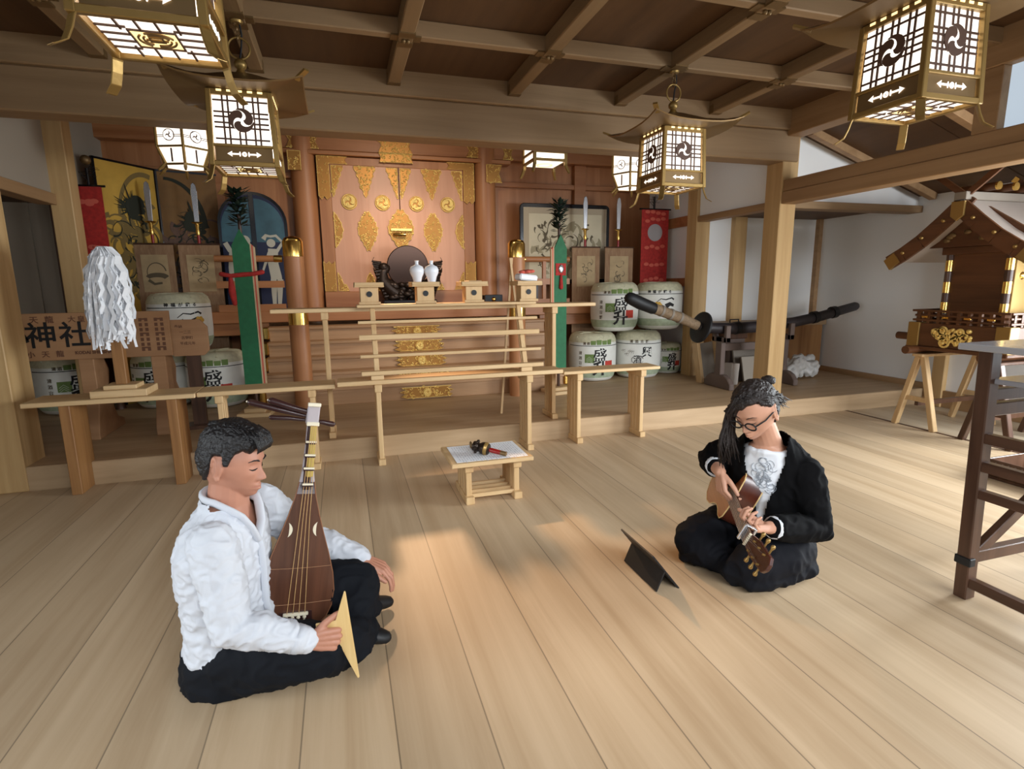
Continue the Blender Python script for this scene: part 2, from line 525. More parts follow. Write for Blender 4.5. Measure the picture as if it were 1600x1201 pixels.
# ------------------------------------------------------------------ the setting
struct('floor', MB().b2((-4.2, -4.0, -0.1), (4.83, 4.25, 0.0)), M['floor'])
struct('floor_aisle', MB().b2((4.836, -4.0, -0.1), (6.6, 4.25, -0.002)), M['aislefloor'])
struct('platform', MB().b2((-3.6, 4.2, -0.05), (6.2, 7.2, 0.161)), M['platform'], 0.006)
struct('trim_14', MB().b2((4.815, -4.0, -0.05), (4.845, 4.2, 0.003)), M['darkwood'])
# big timbers
struct('pillar_left', MB().b2((-2.32, 4.19, 0.0), (-2.03, 4.46, 2.42)), M['postZ'], 0.006)
struct('pillar_right', MB().b2((4.04, 4.44, 0.0), (4.225, 4.65, 2.72)), M['postZ'], 0.006)
struct('pillar_inner_right', MB().b2((4.05, 5.75, 0.1), (4.24, 5.94, 3.25)), M['postZ'], 0.006)
struct('pillar_inner_left', MB().b2((-2.29, 5.75, 0.1), (-2.13, 5.92, 3.25)), M['postZ'], 0.006)
struct('beam_front', MB().b2((-4.2, 4.42, 2.40), (4.2, 4.63, 2.67)), M['beam'], 0.01)
struct('trim_1', MB().b2((-4.2, 4.39, 2.67), (4.2, 4.66, 2.86)), M['beam'], 0.008)
struct('beam_aisle', MB().b2((4.05, -3.0, 2.018), (4.21, 4.44, 2.13)).b2((4.06, -3.0, 2.13), (4.20, 4.44, 2.235)), M['beamY'], 0.006)
struct('beam_upper', MB().b2((4.05, -3.0, 2.62), (4.22, 4.44, 2.86)), M['beamY'], 0.006)
struct('strut', MB().b2((4.06, 2.66, 2.235), (4.20, 2.81, 2.62)), M['beamY'], 0.004)
struct('trim_2', MB().b2((4.06, 4.65, 1.995), (4.2, 5.75, 2.06)), M['beamY'], 0.004)
struct('wall_lintel_right', MB().b2((4.09, 4.65, 2.06), (4.17, 5.95, 3.25)), M['plaster'])
struct('trim_3', MB().b2((4.225, 4.46, 1.99), (5.9, 4.62, 2.06)), M['beam'], 0.004)
rl = lambda x: 2.75 - 0.32 * (x - 4.05)
mbw = MB().add([(4.2, 4.52, 2.06), (5.9, 4.52, 2.06), (5.9, 4.52, rl(5.9)), (4.2, 4.52, rl(4.2)), (4.2, 4.58, 2.06), (5.9, 4.58, 2.06), (5.9, 4.58, rl(5.9)), (4.2, 4.58, rl(4.2))],
               [(0, 1, 2, 3), (7, 6, 5, 4), (0, 4, 5, 1), (1, 5, 6, 2), (2, 6, 7, 3), (3, 7, 4, 0)])
struct('wall_gable_right', mbw, M['plaster'])
# aisle roof: sloping boards with seams
mbr = MB()
for k in range(7):
    y0, y1 = 4.58 - k * 1.05, 4.58 - (k + 1) * 1.05 + 0.012
    a, b = 4.2, 6.5
    mbr.add([(a, y0, rl(a)), (b, y0, rl(b)), (b, y1, rl(b)), (a, y1, rl(a)), (a, y0, rl(a) + .06), (b, y0, rl(b) + .06), (b, y1, rl(b) + .06), (a, y1, rl(a) + .06)],
            [(0, 1, 2, 3), (7, 6, 5, 4), (0, 4, 5, 1), (1, 5, 6, 2), (2, 6, 7, 3), (3, 7, 4, 0)])
struct('ceiling_aisle', mbr, M['ceil'])
mbr = MB()
for y in (4.35, 3.3, 2.25, 1.2):
    mbr.bar((4.25, y, rl(4.25) - .03), (5.88, y, rl(5.88) - .03), 0.07, 0.07)
struct('trim_4', mbr, M['beamY'], 0.004)
# alcove behind the right pillar
struct('wall_alcove', MB().b2((4.20, 5.78, 0.1), (5.95, 5.84, 2.2)), M['plaster'])
struct('ceiling_alcove', MB().b2((4.2, 4.62, 2.06), (5.9, 5.84, 2.12)), M['ceil'])
struct('post_alcove', MB().b2((4.56, 5.70, 0.80), (4.73, 5.79, 2.06)), M['postZ'], 0.004)
struct('baseboard_alcove', MB().b2((4.24, 5.52, 0.75), (5.88, 5.79, 0.82)), M['beam'], 0.004)
struct('wainscot_alcove', MB().b2((4.24, 5.56, 0.16), (5.86, 5.79, 0.75)), M['legdark'])
struct('trim_5', MB().b2((5.84, 5.72, 0.16), (5.90, 5.78, 2.06)), M['beamY'])
# right wall of the aisle with its window bay further forward
struct('wall_right', MB().b2((5.9, 2.4, 0.0), (5.98, 5.84, 2.3)), M['plaster'])
struct('post_aisle', MB().b2((5.84, 4.0, 0.0), (5.9, 4.12, 2.2)), M['postZ'], 0.004)
struct('baseboard_right', MB().b2((5.86, 2.4, 0.0), (5.9, 4.2, 0.17)).b2((5.86, 4.2, 0.16), (5.9, 5.65, 0.22)), M['beamY'])
struct('wall_clerestory', MB().b2((4.10, -3.0, 2.235), (4.15, 2.50, 2.62)), M['ceil'])
wn = struct('window_1', MB().b2((4.13, 2.50, 2.24), (4.14, 2.66, 2.62)), M['glass'])
struct('window_frame', MB().b2((4.08, 2.47, 2.235), (4.18, 2.50, 2.62)), M['beamY'], parent=wn)
# left side of the sanctum
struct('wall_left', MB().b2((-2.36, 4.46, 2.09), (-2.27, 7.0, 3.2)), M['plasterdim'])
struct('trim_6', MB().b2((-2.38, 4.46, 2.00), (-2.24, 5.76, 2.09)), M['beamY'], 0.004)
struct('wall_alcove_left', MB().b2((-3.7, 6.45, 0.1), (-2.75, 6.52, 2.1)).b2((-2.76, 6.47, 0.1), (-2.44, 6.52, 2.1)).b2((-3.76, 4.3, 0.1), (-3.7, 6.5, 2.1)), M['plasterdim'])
struct('alcove_gap_seam', MB().b2((-2.56, 6.40, 0.16), (-2.44, 6.52, 2.1)).b2((-3.2, 6.42, 0.16), (-3.12, 6.46, 2.1)), M['darkwood'])  # dark box stands in for the shaded gap by the post; other marks a seam
struct('ceiling_alcove_left', MB().b2((-3.7, 4.46, 2.1), (-2.3, 6.52, 2.16)), M['ceil'])
struct('wall_sanctum_left', MB().b2((-2.44, 6.52, 0.1), (-2.36, 7.0, 3.2)), M['facade'])
# wall left of the big pillar, side of the hall
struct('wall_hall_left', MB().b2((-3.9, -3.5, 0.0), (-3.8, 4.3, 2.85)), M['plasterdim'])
# ceiling of the hall: boards and a grid of bars
struct('ceiling', MB().b2((-4.2, -1.7, 2.84), (4.06, 4.45, 2.9)), M['ceil'])
mbb = MB()
XB = [0.465 + 0.915 * k for k in range(-4, 4)]
YB = [3.60 - 0.88 * k for k in range(0, 6)]
for x in XB:
    mbb.b2((x - 0.045, -1.7, 2.735), (x + 0.045, 4.42, 2.84))
struct('trim_8', mbb, M['ceilbar'], 0.006)
mbb = MB()
for y in YB:
    mbb.b2((-4.2, y - 0.035, 2.745), (4.06, y + 0.035, 2.84))
tr9 = struct('trim_9', mbb, M['beam'], 0.006)
mbf = MB()
for x in XB:
    for y in YB[:3]:
        mbf.b2((x - 0.048, y - 0.10, 2.729), (x + 0.048, y - 0.035, 2.741)).b2((x - 0.048, y + 0.035, 2.729), (x + 0.048, y + 0.10, 2.741))
        mbf.b2((x - 0.09, y - 0.037, 2.739), (x - 0.045, y + 0.037, 2.748)).b2((x + 0.045, y - 0.037, 2.739), (x + 0.09, y + 0.037, 2.748))
        mbf.ell((x - 0.012, y, 2.725), (0.014, 0.014, 0.014), 8, 6).ell((x + 0.014, y, 2.725), (0.014, 0.014, 0.014), 8, 6)
    mbf.b2((x - 0.047, 4.33, 2.732), (x + 0.047, 4.385, 2.80))
ft = mbf.build('brass_fitting', M['brassdk'], tr9)
ft['label'] = 'brass fittings at the crossings of the ceiling bars'
# sanctum ceiling and its walls
struct('ceiling_sanctum', MB().b2((-2.6, 4.63, 3.25), (4.3, 7.1, 3.3)), M['ceil'])
struct('wall_back', MB().b2((-2.6, 7.0, 0.1), (4.3, 7.1, 3.3)), M['facade'])
struct('wall_sanctum_right', MB().b2((4.16, 5.94, 0.1), (4.22, 7.0, 3.3)), M['plaster'])
struct('trim_10', MB().b2((4.12, 5.94, 1.98), (4.16, 7.0, 2.10)).b2((4.12, 5.94, 1.25), (4.16, 7.0, 1.35)), M['facadeX'])
# shrine front: columns, head beams, jambs
mbc = MB()
for x in (-0.315, 1.79):
    mbc.lathe([(0.135, 0.16), (0.135, 3.2)], 24, Matrix.Translation((x, 6.92, 0)))
struct('column', mbc, M['facade'], smooth=True)
struct('beam_head', MB().b2((-2.3, 6.84, 2.80), (4.15, 6.99, 2.985)).b2((-0.6, 6.80, 2.745), (2.1, 6.99, 2.79)), M['facadeX'], 0.006)
struct('trim_11', MB().b2((-0.165, 6.85, 1.1), (-0.03, 7.0, 2.72)).b2((1.50, 6.85, 1.1), (1.635, 7.0, 2.72)).b2((-0.165, 6.84, 2.65), (1.635, 7.0, 2.735)), M['facade'], 0.004)
struct('trim_12', MB().b2((-0.17, 6.80, 1.05), (1.64, 7.0, 1.235)), M['facadeX'], 0.004)
struct('trim_13', MB().b2((1.92, 6.93, 2.50), (4.15, 6.99, 2.56)).b2((-2.3, 6.93, 2.50), (-0.45, 6.99, 2.56)).b2((3.0, 6.92, 0.2), (3.16, 6.99, 2.8)).b2((-1.26, 6.92, 0.2), (-1.14, 6.99, 2.8)), M['facadeX'], 0.004)
# veranda round the shrine at the head of the stairs
struct('veranda', MB().b2((-1.75, 6.28, 0.93), (3.2, 6.98, 1.05)).b2((-1.75, 6.34, 0.80), (-0.75, 6.40, 0.93)).b2((2.3, 6.34, 0.80), (3.2, 6.40, 0.93)), M['facadeX'], 0.006)

# ------------------------------------------------------------------ gilt fittings
def gplate(poly, depth=0.006):
    mb = MB().prism(poly, 0, depth)
    return mb

def scallop_tri(w, h, n=5):
    """Downward pointing leafy triangle, top edge at z=0."""
    P = [(-w / 2, 0), (w / 2, 0)]
    for k in range(n):
        t = (k + 0.5) / n; t2 = (k + 1) / n
        P.append((w / 2 * (1 - t) + 0.012, -h * t + 0.004)); P.append((w / 2 * (1 - t2) * 0.94, -h * t2))
    Q = [(-x, z) for x, z in P[2:-1]][::-1]
    return P + Q

def leafplate(w, h, n=16):
    P = []
    for k in range(n * 2):
        a = 2 * PI * k / (n * 2)
        r = 1.0 + (0.07 if k % 2 else -0.03)
        x, z = math.sin(a), math.cos(a)
        e = 1 + 0.28 * max(0, abs(z) - 0.8) / 0.2
        P.append((w / 2 * x * r * (1 - 0.25 * max(0, -z)), h / 2 * z * r * e))
    return P

def relief(mb, poly, n, seed, r=0.016):
    """Raised curls and beads over a plate; they take the bright gilt, the plate the dark ground."""
    rr = random.Random(seed)
    xs = [p[0] for p in poly]; ys = [p[1] for p in poly]
    def inside(x, y):
        c = False
        for i in range(len(poly)):
            x1, y1 = poly[i]; x2, y2 = poly[i - 1]
            if (y1 > y) != (y2 > y) and x < (x2 - x1) * (y - y1) / (y2 - y1) + x1: c = not c
        return c
    if mb.split is None:
        mb.split = len(mb.f)
    m_ = len(poly)
    mb.tube([(poly[i % m_][0], poly[i % m_][1], .005) for i in range(m_ + 1)], r * .38, 5)
    k = 0; n = int(n * 1.35)
    while k < n:
        x, y = rr.uniform(min(xs), max(xs)), rr.uniform(min(ys), max(ys))
        if inside(x, y):
            q = rr.uniform(0.7, 1.3) * r
            if k % 3:
                a = rr.uniform(0, 2 * PI)
                mb.tube([(x + q * 1.1 * (1 - .09 * i) * math.cos(a + i * .62), y + q * 1.1 * (1 - .09 * i) * math.sin(a + i * .62), .007 + .0006 * i) for i in range(8)], [q * .20 + q * .035 * i for i in range(8)], 5)
            else:
                mb.ell((x, y, 0.006), (q * .6, q * .6, q * 0.6), 8, 5)
            k += 1
    return mb

def tomoe_boss(R):
    mb = MB().prism(circle(0, 0, R, 24), 0, 0.008)
    mb.split = len(mb.f)
    mb.merge(tomoe(R * 0.84, 0.022))
    mb.ring((0, 0, 0.010), R * 0.95, R * 0.07, 'Z', 24, 6)
    return mb
GP = (M['golddark'], M['gold'])

# the doors: door_1 > leaf > gilt fittings
d1 = thing('door_1', None, None, (0.735, 6.87, 1.235))
d1['kind'] = 'structure'
for sgn, x0, x1 in ((-1, -0.763, -0.005), (1, 0.005, 0.763)):
    lf = MB().b2((x0, -0.02, 0.0), (x1, 0.02, 1.415)).b2((x0 + 0.372, -0.021, 0.0), (x0 + 0.386, -0.019, 1.415)).build('door_leaf', M['door'], d1, bevel=0.003)
    FM = lambda x, z: front(x, -0.022, z)
    for cx in (x0 + 0.19, x0 + 0.565):
        tomoe_boss(0.088).build('tomoe_crest', GP, lf, smooth=True).matrix_local = FM(cx, 1.015)
    p = scallop_tri(0.235, 0.34)
    relief(gplate(p), p, 26, 3).build('leaf_corner', GP, lf, smooth=True).matrix_local = FM(x0 + 0.379, 1.405)
    # half triangles at meeting stile and outer stile
    for ex, sg in ((x0 + 0.012, 1), (x1 - 0.012, -1)):
        wd = 0.125
        ph = [(0, 0), (sg * wd, 0)]
        for k in range(5):
            t = (k + .5) / 5; t2 = (k + 1) / 5
            ph += [(sg * (wd * (1 - t) + .012), -.34 * t), (sg * wd * (1 - t2) * .94 + sg * .004, -.34 * t2)]
        relief(gplate(ph), ph, 14, 4).build('leaf_corner', GP, lf, smooth=True).matrix_local = FM(ex, 1.405)
        ph = [(0, .2)] + [(sg * (.085 * math.sin(PI * k / 10) * (1 + (.1 if k % 2 else -.04))), .2 - .4 * k / 10) for k in range(1, 10)] + [(0, -.2)]
        relief(gplate(ph), ph, 14, 5).build('leaf_plate', GP, lf, smooth=True).matrix_local = FM(ex, 0.70)
        ph = [(0, .21), (sg * .03, .16), (sg * .055, .08), (sg * .1, .045), (sg * .12, 0), (0, 0)]
        relief(gplate(ph), ph, 10, 6).build('leaf_corner', GP, lf, smooth=True).matrix_local = FM(ex, 0.01)
    p = leafplate(0.215, 0.34)
    relief(gplate(p), p, 36, 8).build('leaf_plate', GP, lf, smooth=True).matrix_local = FM(x0 + 0.379, 0.69)
    p = [(-.11, 0), (-.09, .06), (-.05, .09), (-.03, .16), (0, .21), (.03, .16), (.05, .09), (.09, .06), (.11, 0)]
    relief(gplate(p), p, 20, 9).build('leaf_corner', GP, lf, smooth=True).matrix_local = FM(x0 + 0.379, 0.01)
p = leafplate(0.29, 0.36)
lk = relief(gplate(p), p, 40, 10).build('lock_plate', GP, d1, smooth=True)
lk.matrix_local = front(0.0, -0.028, 0.71)
MB().b2((-.12, -.07, .70), (.12, -.045, .725)).tube([(-.09, -.05, .655), (-.03, -.085, .655), (.05, -.085, .655)], .018).build('lock_bar', M['goldsm'], d1, smooth=True)

# fittings on the shrine front
def fit(poly, n, seed, x, y, z, name='gilt_fitting', r=0.014):
    o = relief(gplate(poly), poly, n, seed, r).build(name, GP, None, smooth=True)
    o.matrix_world = front(x, y, z)
    o['kind'] = 'structure'
    return o
def banner_poly(w, h, e=0.04):
    return [(-w / 2, h / 2), (w / 2, h / 2), (w / 2 - e, 0), (w / 2, -h / 2), (-w / 2, -h / 2), (-w / 2 + e, 0)]
fit(banner_poly(.39, .16), 44, 1, 0.71, 6.835, 2.885)
fit([(-.19, .04), (.19, .04), (.17, .0), (.19, -.05), (-.19, -.05), (-.17, 0)], 34, 2, 0.71, 6.79, 2.745)
fit(banner_poly(.34, .14), 34, 3, 1.72, 6.835, 2.88)
fit(banner_poly(.34, .14), 34, 4, -0.30, 6.835, 2.88)
fit(banner_poly(.13, .13, .03), 14, 5, 2.07, 6.835, 2.87)
fit([(-.02, .10), (.17, .10), (.13, 0), (.17, -.10), (-.02, -.10)], 14, 6, 1.80, 6.77, 2.62)
fit([(.02, .10), (-.11, .10), (-.11, -.10), (.02, -.10)], 14, 7, -.35, 6.77, 2.66)
for sg, x in ((1, -0.165), (-1, 1.635)):
    fit([(0, .0), (sg * .33, 0), (sg * .30, -.035), (sg * .33, -.075), (sg * .125, -.075), (sg * .125, -.44), (sg * .09, -.47), (sg * .06, -.43), (sg * .03, -.47), (0, -.43)], 30, 8, x, 6.835, 2.735, r=0.009)
    fit([(0, .34), (sg * .03, .31), (sg * .06, .34), (sg * .09, .31), (sg * .125, .34), (sg * .125, 0), (0, 0)], 16, 9, x, 6.84, 1.24, r=0.009)

# ------------------------------------------------------------------ stairs to the shrine
st = thing('altar_stairs', 'broad brown cypress stairs with gilt plaques climbing to the shrine doors', 'stairs', (0.775, 5.5, 0.161))
ZS = [0.334, 0.465, 0.604, 0.746, 0.889, 1.05]
for k in range(5):
    y0 = 0.15 * k
    z0, z1 = (0.0 if k == 0 else ZS[k - 1] - .161), ZS[k] - .161
    t_ = MB().b2((-1.5, y0, z0 if k else 0.0), (1.5, y0 + .4, z1 - .03)).b2((-1.52, y0 - 0.018, z1 - .03), (1.52, y0 + .4, z1)).build('tread', M['stair'], st, bevel=0.004)
    for sg in (-1, 1):
        MB().b2((sg * 1.527 - .028, y0 - .03, z1 - .12), (sg * 1.527 + .028, y0 + .12, z1 + .004)).build('end_cap', M['goldsm'], t_, bevel=0.01)
    h = min(.105, z1 - z0 - .02)
    pl = [(-.25, h / 2), (-.20, h * .3), (-.27, h * .1), (-.21, -h * .1), (-.26, -h * .35), (-.2, -h / 2), (.2, -h / 2), (.26, -h * .35), (.21, -h * .1), (.27, h * .1), (.20, h * .3), (.25, h / 2)]
    g = relief(gplate(pl), pl, 40, 20 + k, .013)
    g.merge(tomoe_boss(h * .42), Matrix.Translation((0, 0, .006)))
    g.build('gilt_plaque', GP, t_, smooth=True).matrix_local = front(0.0, y0 - .021, (z0 + z1) / 2 - .012)

# newel posts and veranda railings
nw = thing('newel_post', 'thick round newel post with gilt bands left of the shrine stairs', 'post', (-0.38, 5.355, 0.161))
MB().lathe([(.085, 0), (.085, 1.52)], 20).build('shaft', M['facade'], nw, smooth=True)
MB().lathe([(.088, .80), (.088, .94)], 20).build('gilt_band', M['goldsm'], nw, smooth=True)
MB().lathe([(.087, 1.40), (.087, 1.53), (.07, 1.56), (.03, 1.575)], 20).build('gilt_cap', M['goldsm'], nw, smooth=True)
dup(nw, (1.70, 5.355, 0.161), label='thick round newel post with gilt bands right of the shrine stairs', group=None)
for nm, xa, xb, lab in (('a', -1.20, -0.56, 'red-brown railing running left from the newel post before the arched painting'), ('b', 2.03, 2.68, 'red-brown railing running right from the newel post before the framed painting')):
    rl_ = thing('veranda_railing', lab, 'railing', ((xa + xb) / 2, 6.33, 1.051))
    h = (xb - xa) / 2
    MB().tube([(-h, 0, .536), (h, 0, .536)], .033, 12).build('hand_rail', M['facadeX'], rl_, smooth=True)
    MB().b2((-h, -.025, .24), (h, .025, .31)).build('middle_rail', M['facadeX'], rl_)
    MB().b2((-h, -.03, .0), (h, .03, .07)).build('bottom_rail', M['facadeX'], rl_)
    MB().b2((-.02, -.02, .06), (.02, .02, .52)).build('post', M['facade'], rl_)
    ex = h if nm == 'a' else -h
    MB().lathe([(.037, 0), (.037, .08)], 12, Matrix.Translation((ex - (.08 if nm == 'a' else 0), 0, .536)) @ Matrix.Rotation(PI / 2, 4, 'Y')).build('gilt_tip', M['goldsm'], rl_, smooth=True)
# ------------------------------------------------------------------ offering tables (legs of standing slats on sledge feet)
def slat_leg(parent, x, y0, y1, h, n=4, m_='hinokiZ', foot=True, thick=0.034, name='leg'):
    """A leg made of n upright slats side by side, with a head rail and a sledge foot running front to back."""
    mb = MB()
    wd = (y1 - y0) / n
    for k in range(n):
        yc = y0 + (k + .5) * wd
        mb.b2((x - thick / 2, yc - wd * .36, .03), (x + thick / 2, yc + wd * .36, h - .02))
    mb.b2((x - thick * .35, y0 + .01, .03), (x + thick * .1, y1 - .01, h - .02))
    mb.b2((x - thick * .75, y0 - .012, h - .055), (x + thick * .75, y1 + .012, h))
    if foot:
        mb.b2((x - thick * .75, y0 - .025, 0), (x + thick * .75, y1 + .025, .045))
    return mb.build(name, M[m_], parent, bevel=0.004)

# small low table with a paper and a bell rattle
t = thing('offering_table', 'small low offering table with slatted legs standing alone on the floor', 'table', (0.80, 3.18, 0))
MB().b2((-.25, -.18, .252), (.25, .20, .278)).build('tabletop', M['hinoki'], t, bevel=.004)
slat_leg(t, -.135, -.11, .17, .252)
slat_leg(t, .165, -.11, .17, .252)
for y in (-.085, -.02, .045, .11):
    MB().b2((-.125, y - .012, .028), (.155, y + .012, .052)).build('stretcher', M['hinoki'], t, bevel=.003)
pp = thing('paper_sheet', 'white sheet of fine printed text lying on the small low table', 'paper', (0.80, 3.18, .2785))
MB().b2((-.215, -.155, 0), (.222, .175, .0012)).build('sheet', M['white'], pp)
mb = MB(); rr = random.Random(3)
for x in [-.19 + .0155 * i for i in range(26)]:
    y = .15
    while y > -.14:
        l = rr.uniform(.01, .05); mb.b2((x, y - l, .0013), (x + .003, y, .0016)); y -= l + rr.uniform(.006, .02)
mb.build('printed_text', M['faintprint'], pp)
bl = thing('bell_rattle', 'gourd-shaped golden bell rattle with red handle lying on the paper', 'bell', (0.775, 3.13, .318))
dv = Vector((.80, -.58, -.16)).normalized()
q = dv.to_track_quat('Z', 'Y').to_matrix().to_4x4()
MB().lathe([(.012, -.075), (.03, -.07), (.034, -.05), (.024, -.035), (.036, -.015), (.041, .008), (.034, .03), (.014, .038)], 18, q).build('bell', M['bronze'], bl, smooth=True)
MB().lathe([(.0355, -.006), (.042, .008), (.0355, .026), (.018, .036)], 18, q).build('gilt_body', M['brass'], bl, smooth=True)
MB().ring((0, 0, 0), .018, .005, 'X', 16, 6).build('loop', M['brassdk'], bl, smooth=True, loc=tuple(dv * -.088))
for k in range(6):
    a = k * PI / 3
    MB().ell((0, 0, 0), (.011, .011, .011), 10, 6).build('jingle', M['bronze'], bl, smooth=True, loc=tuple(q @ Vector((.033 * math.cos(a), .033 * math.sin(a), -.048))))
MB().lathe([(.013, .034), (.015, .05), (.014, .11)], 14, q).build('handle', M['redlac'], bl, smooth=True)
MB().lathe([(.0145, .108), (.0145, .145), (.006, .148)], 14, q).build('handle_tip', M['brassdk'], bl, smooth=True)

# the long low table in front of the stairs
t = thing('offering_table', 'long low pale cypress table on thin legs before the altar stairs', 'table', (0.79, 4.09, 0))
MB().b2((-.855, -.105, .60), (.855, .10, .632)).build('tabletop', M['hinoki'], t, bevel=.004)
slat_leg(t, -.575, -.10, .12, .60, 4)
slat_leg(t, .575, -.10, .12, .60, 4)
# the tall table behind it, standing on the platform
t = thing('offering_table', 'tall long pale table on the platform carrying the boxes and vases', 'table', (0.78, 4.40, .161))
MB().b2((-1.27, -.14, .95), (1.27, .10, .979)).build('tabletop', M['hinoki'], t, bevel=.004)
slat_leg(t, -.905, -.12, .08, .95, 4)
slat_leg(t, .905, -.12, .08, .95, 4)
# slanting rack of four rails leaning from the low table against the tall one
t = thing('offering_rack', 'leaning rack of four crossbars and two slanting uprights on the low table', 'rack', (0.79, 4.06, .633))
for x in (-.575, .555):
    MB().bar((x, -.035, .012), (x, .155, .525), .036, .03).build('upright', M['hinokiZ'], t, bevel=.003)
    MB().b2((x - .045, -.065, 0), (x + .045, .005, .036)).build('foot_block', M['hinoki'], t, bevel=.003)
for y, z, h, w_ in ((-.045, .052, .030, .05), (-.002, .168, .022, .025), (.04, .30, .036, .03), (.085, .405, .022, .025)):
    MB().b2((-.685, y - w_ / 2 - .018, z - h / 2), (.685, y + w_ / 2 - .018, z + h / 2)).build('crossbar', M['hinoki'], t, bevel=.003)
MB().b2((-.685, .08, .51), (.685, .30, .53)).build('top_shelf', M['hinoki'], t, bevel=.003)

# benches
t = thing('bench', 'bench with two solid brown plank legs under the paper wand', 'bench', (-1.42, 4.13, 0))
MB().b2((-.49, -.13, .585), (.46, .15, .615)).build('bench_top', M['hinoki'], t, bevel=.004)
for x in (-.275, .315):
    MB().b2((x - .03, -.115, 0), (x + .03, .125, .585)).build('leg', M['legdark'], t, bevel=.004)
t = thing('bench', 'narrow bench on thin turned legs behind the seated lute player', 'bench', (-.51, 4.14, 0))
MB().b2((-.445, -.12, .585), (.43, .12, .615)).build('bench_top', M['hinoki'], t, bevel=.004)
for x in (-.32, .27):
    slat_leg(t, x, -.09, .09, .585, 3)
t = thing('bench', 'pale bench with four-slat legs before the right-hand barrels', 'bench', (2.11, 4.15, 0))
MB().b2((-.44, -.12, .578), (.44, .10, .603)).build('bench_top', M['hinoki'], t, bevel=.004)
slat_leg(t, -.30, -.115, .115, .578, 4)
slat_leg(t, .28, -.115, .115, .578, 4)

# ------------------------------------------------------------------ what stands on the tall table and rack
def sanbo(label, x, y, z):
    t = thing('offering_stand', label, 'stand', (x, y, z), 0, 'offering stands on the altar table')
    mb = MB().b2((-.065, -.065, 0), (.065, .065, .125)).b2((-.078, -.078, .0), (.078, -.06, .02))
    mb.build('pedestal', M['hinokiZ'], t, bevel=.003)
    MB().prism(circle(0, 0, .021, 18), 0, .004).build('sight_hole', M['black'], t).matrix_local = front(.0, -.0655, .075)
    MB().b2((-.105, -.105, .125), (.105, .105, .135)).b2((-.105, -.105, .135), (-.099, .105, .16)).b2((.099, -.105, .135), (.105, .105, .16)).b2((-.105, -.105, .135), (.105, -.099, .16)).b2((-.105, .099, .135), (.105, .105, .16)).build('tray', M['hinoki'], t, bevel=.002)
    return t
ZT = 1.1635
sanbo('cypress offering stand holding a small white dish', .20, 4.26, ZT)
sanbo('cypress offering stand carrying the two white vases', .612, 4.26, ZT)
sanbo('cypress offering stand with a flat sheet of paper on it', .985, 4.26, ZT)
sanbo('cypress offering stand with red and white packets on it', 1.43, 4.26, ZT)
tag(MB().lathe([(.02, 0), (.03, .004), (.052, .022), (.048, .02), (.02, .01)], 20).build('dish', M['porcelain'], None, smooth=True, loc=(.18, 4.25, ZT + .1355)), 'small white dish on the leftmost cypress offering stand', 'dish')
VP_ = [(.028, 0), (.032, .003), (.030, .03), (.038, .06), (.052, .09), (.055, .115), (.045, .138), (.02, .15), (.013, .156), (.013, .175), (.018, .182), (.01, .184)]
tag(MB().lathe(VP_, 28).build('vase', M['porcelain'], None, smooth=True, loc=(.562, 4.26, ZT + .1355)), 'white porcelain vase, left of the pair on the offering stand', 'vase', 'white vases on the offering stand')
tag(MB().lathe(VP_, 28).build('vase', M['porcelain'], None, smooth=True, loc=(.672, 4.26, ZT + .1355)), 'white porcelain vase, right of the pair on the offering stand', 'vase', 'white vases on the offering stand')
tag(MB().box((0, 0, .012), (.16, .15, .022)).box((.01, .0, .027), (.11, .1, .008)).build('folded_paper', M['cream'], None, bevel=.004, loc=(.985, 4.26, ZT + .1355), rot=(0, 0, .15)), 'folded cream paper lying on the third offering stand', 'paper')
tag(MB().box((0, 0, .025), (.155, .12, .05)).build('paper_packet', M['white'], None, bevel=.012, loc=(1.425, 4.25, ZT + .1605), rot=(0, .12, .1)), 'white paper packet under the red one on the rightmost stand', 'packet')
mb = MB(); rr = random.Random(9)
for k in range(7):
    mb.ell((rr.uniform(-.05, .05), rr.uniform(-.03, .03), .012 + rr.uniform(0, .012)), (.03, .026, .014), 10, 6)
tag(mb.build('red_packet', M['redpat'], None, smooth=True, loc=(1.425, 4.25, ZT + .2165)), 'crumpled red and pink packet on top of the white packet', 'packet')
t = thing('black_box', 'small black box with a gold knob beside the third offering stand', 'box', (1.19, 4.42, 1.141))
MB().b2((-.075, -.05, 0), (.075, .05, .075)).build('box_body', M['blacklac'], t, bevel=.003)
MB().ell((0, -.055, .04), (.018, .012, .018), 12, 8).build('gold_knob', M['goldsm'], t, smooth=True)
t = thing('folding_trestle', 'thin slanting wooden trestle behind the red and white packets', 'trestle', (1.31, 4.62, .161))
MB().bar((.0, 0, .0), (.12, .02, 1.36), .018, .018).build('leg', M['hinokiZ'], t)
MB().bar((.26, .02, .0), (.10, .0, 1.36), .018, .018).build('leg', M['hinokiZ'], t)

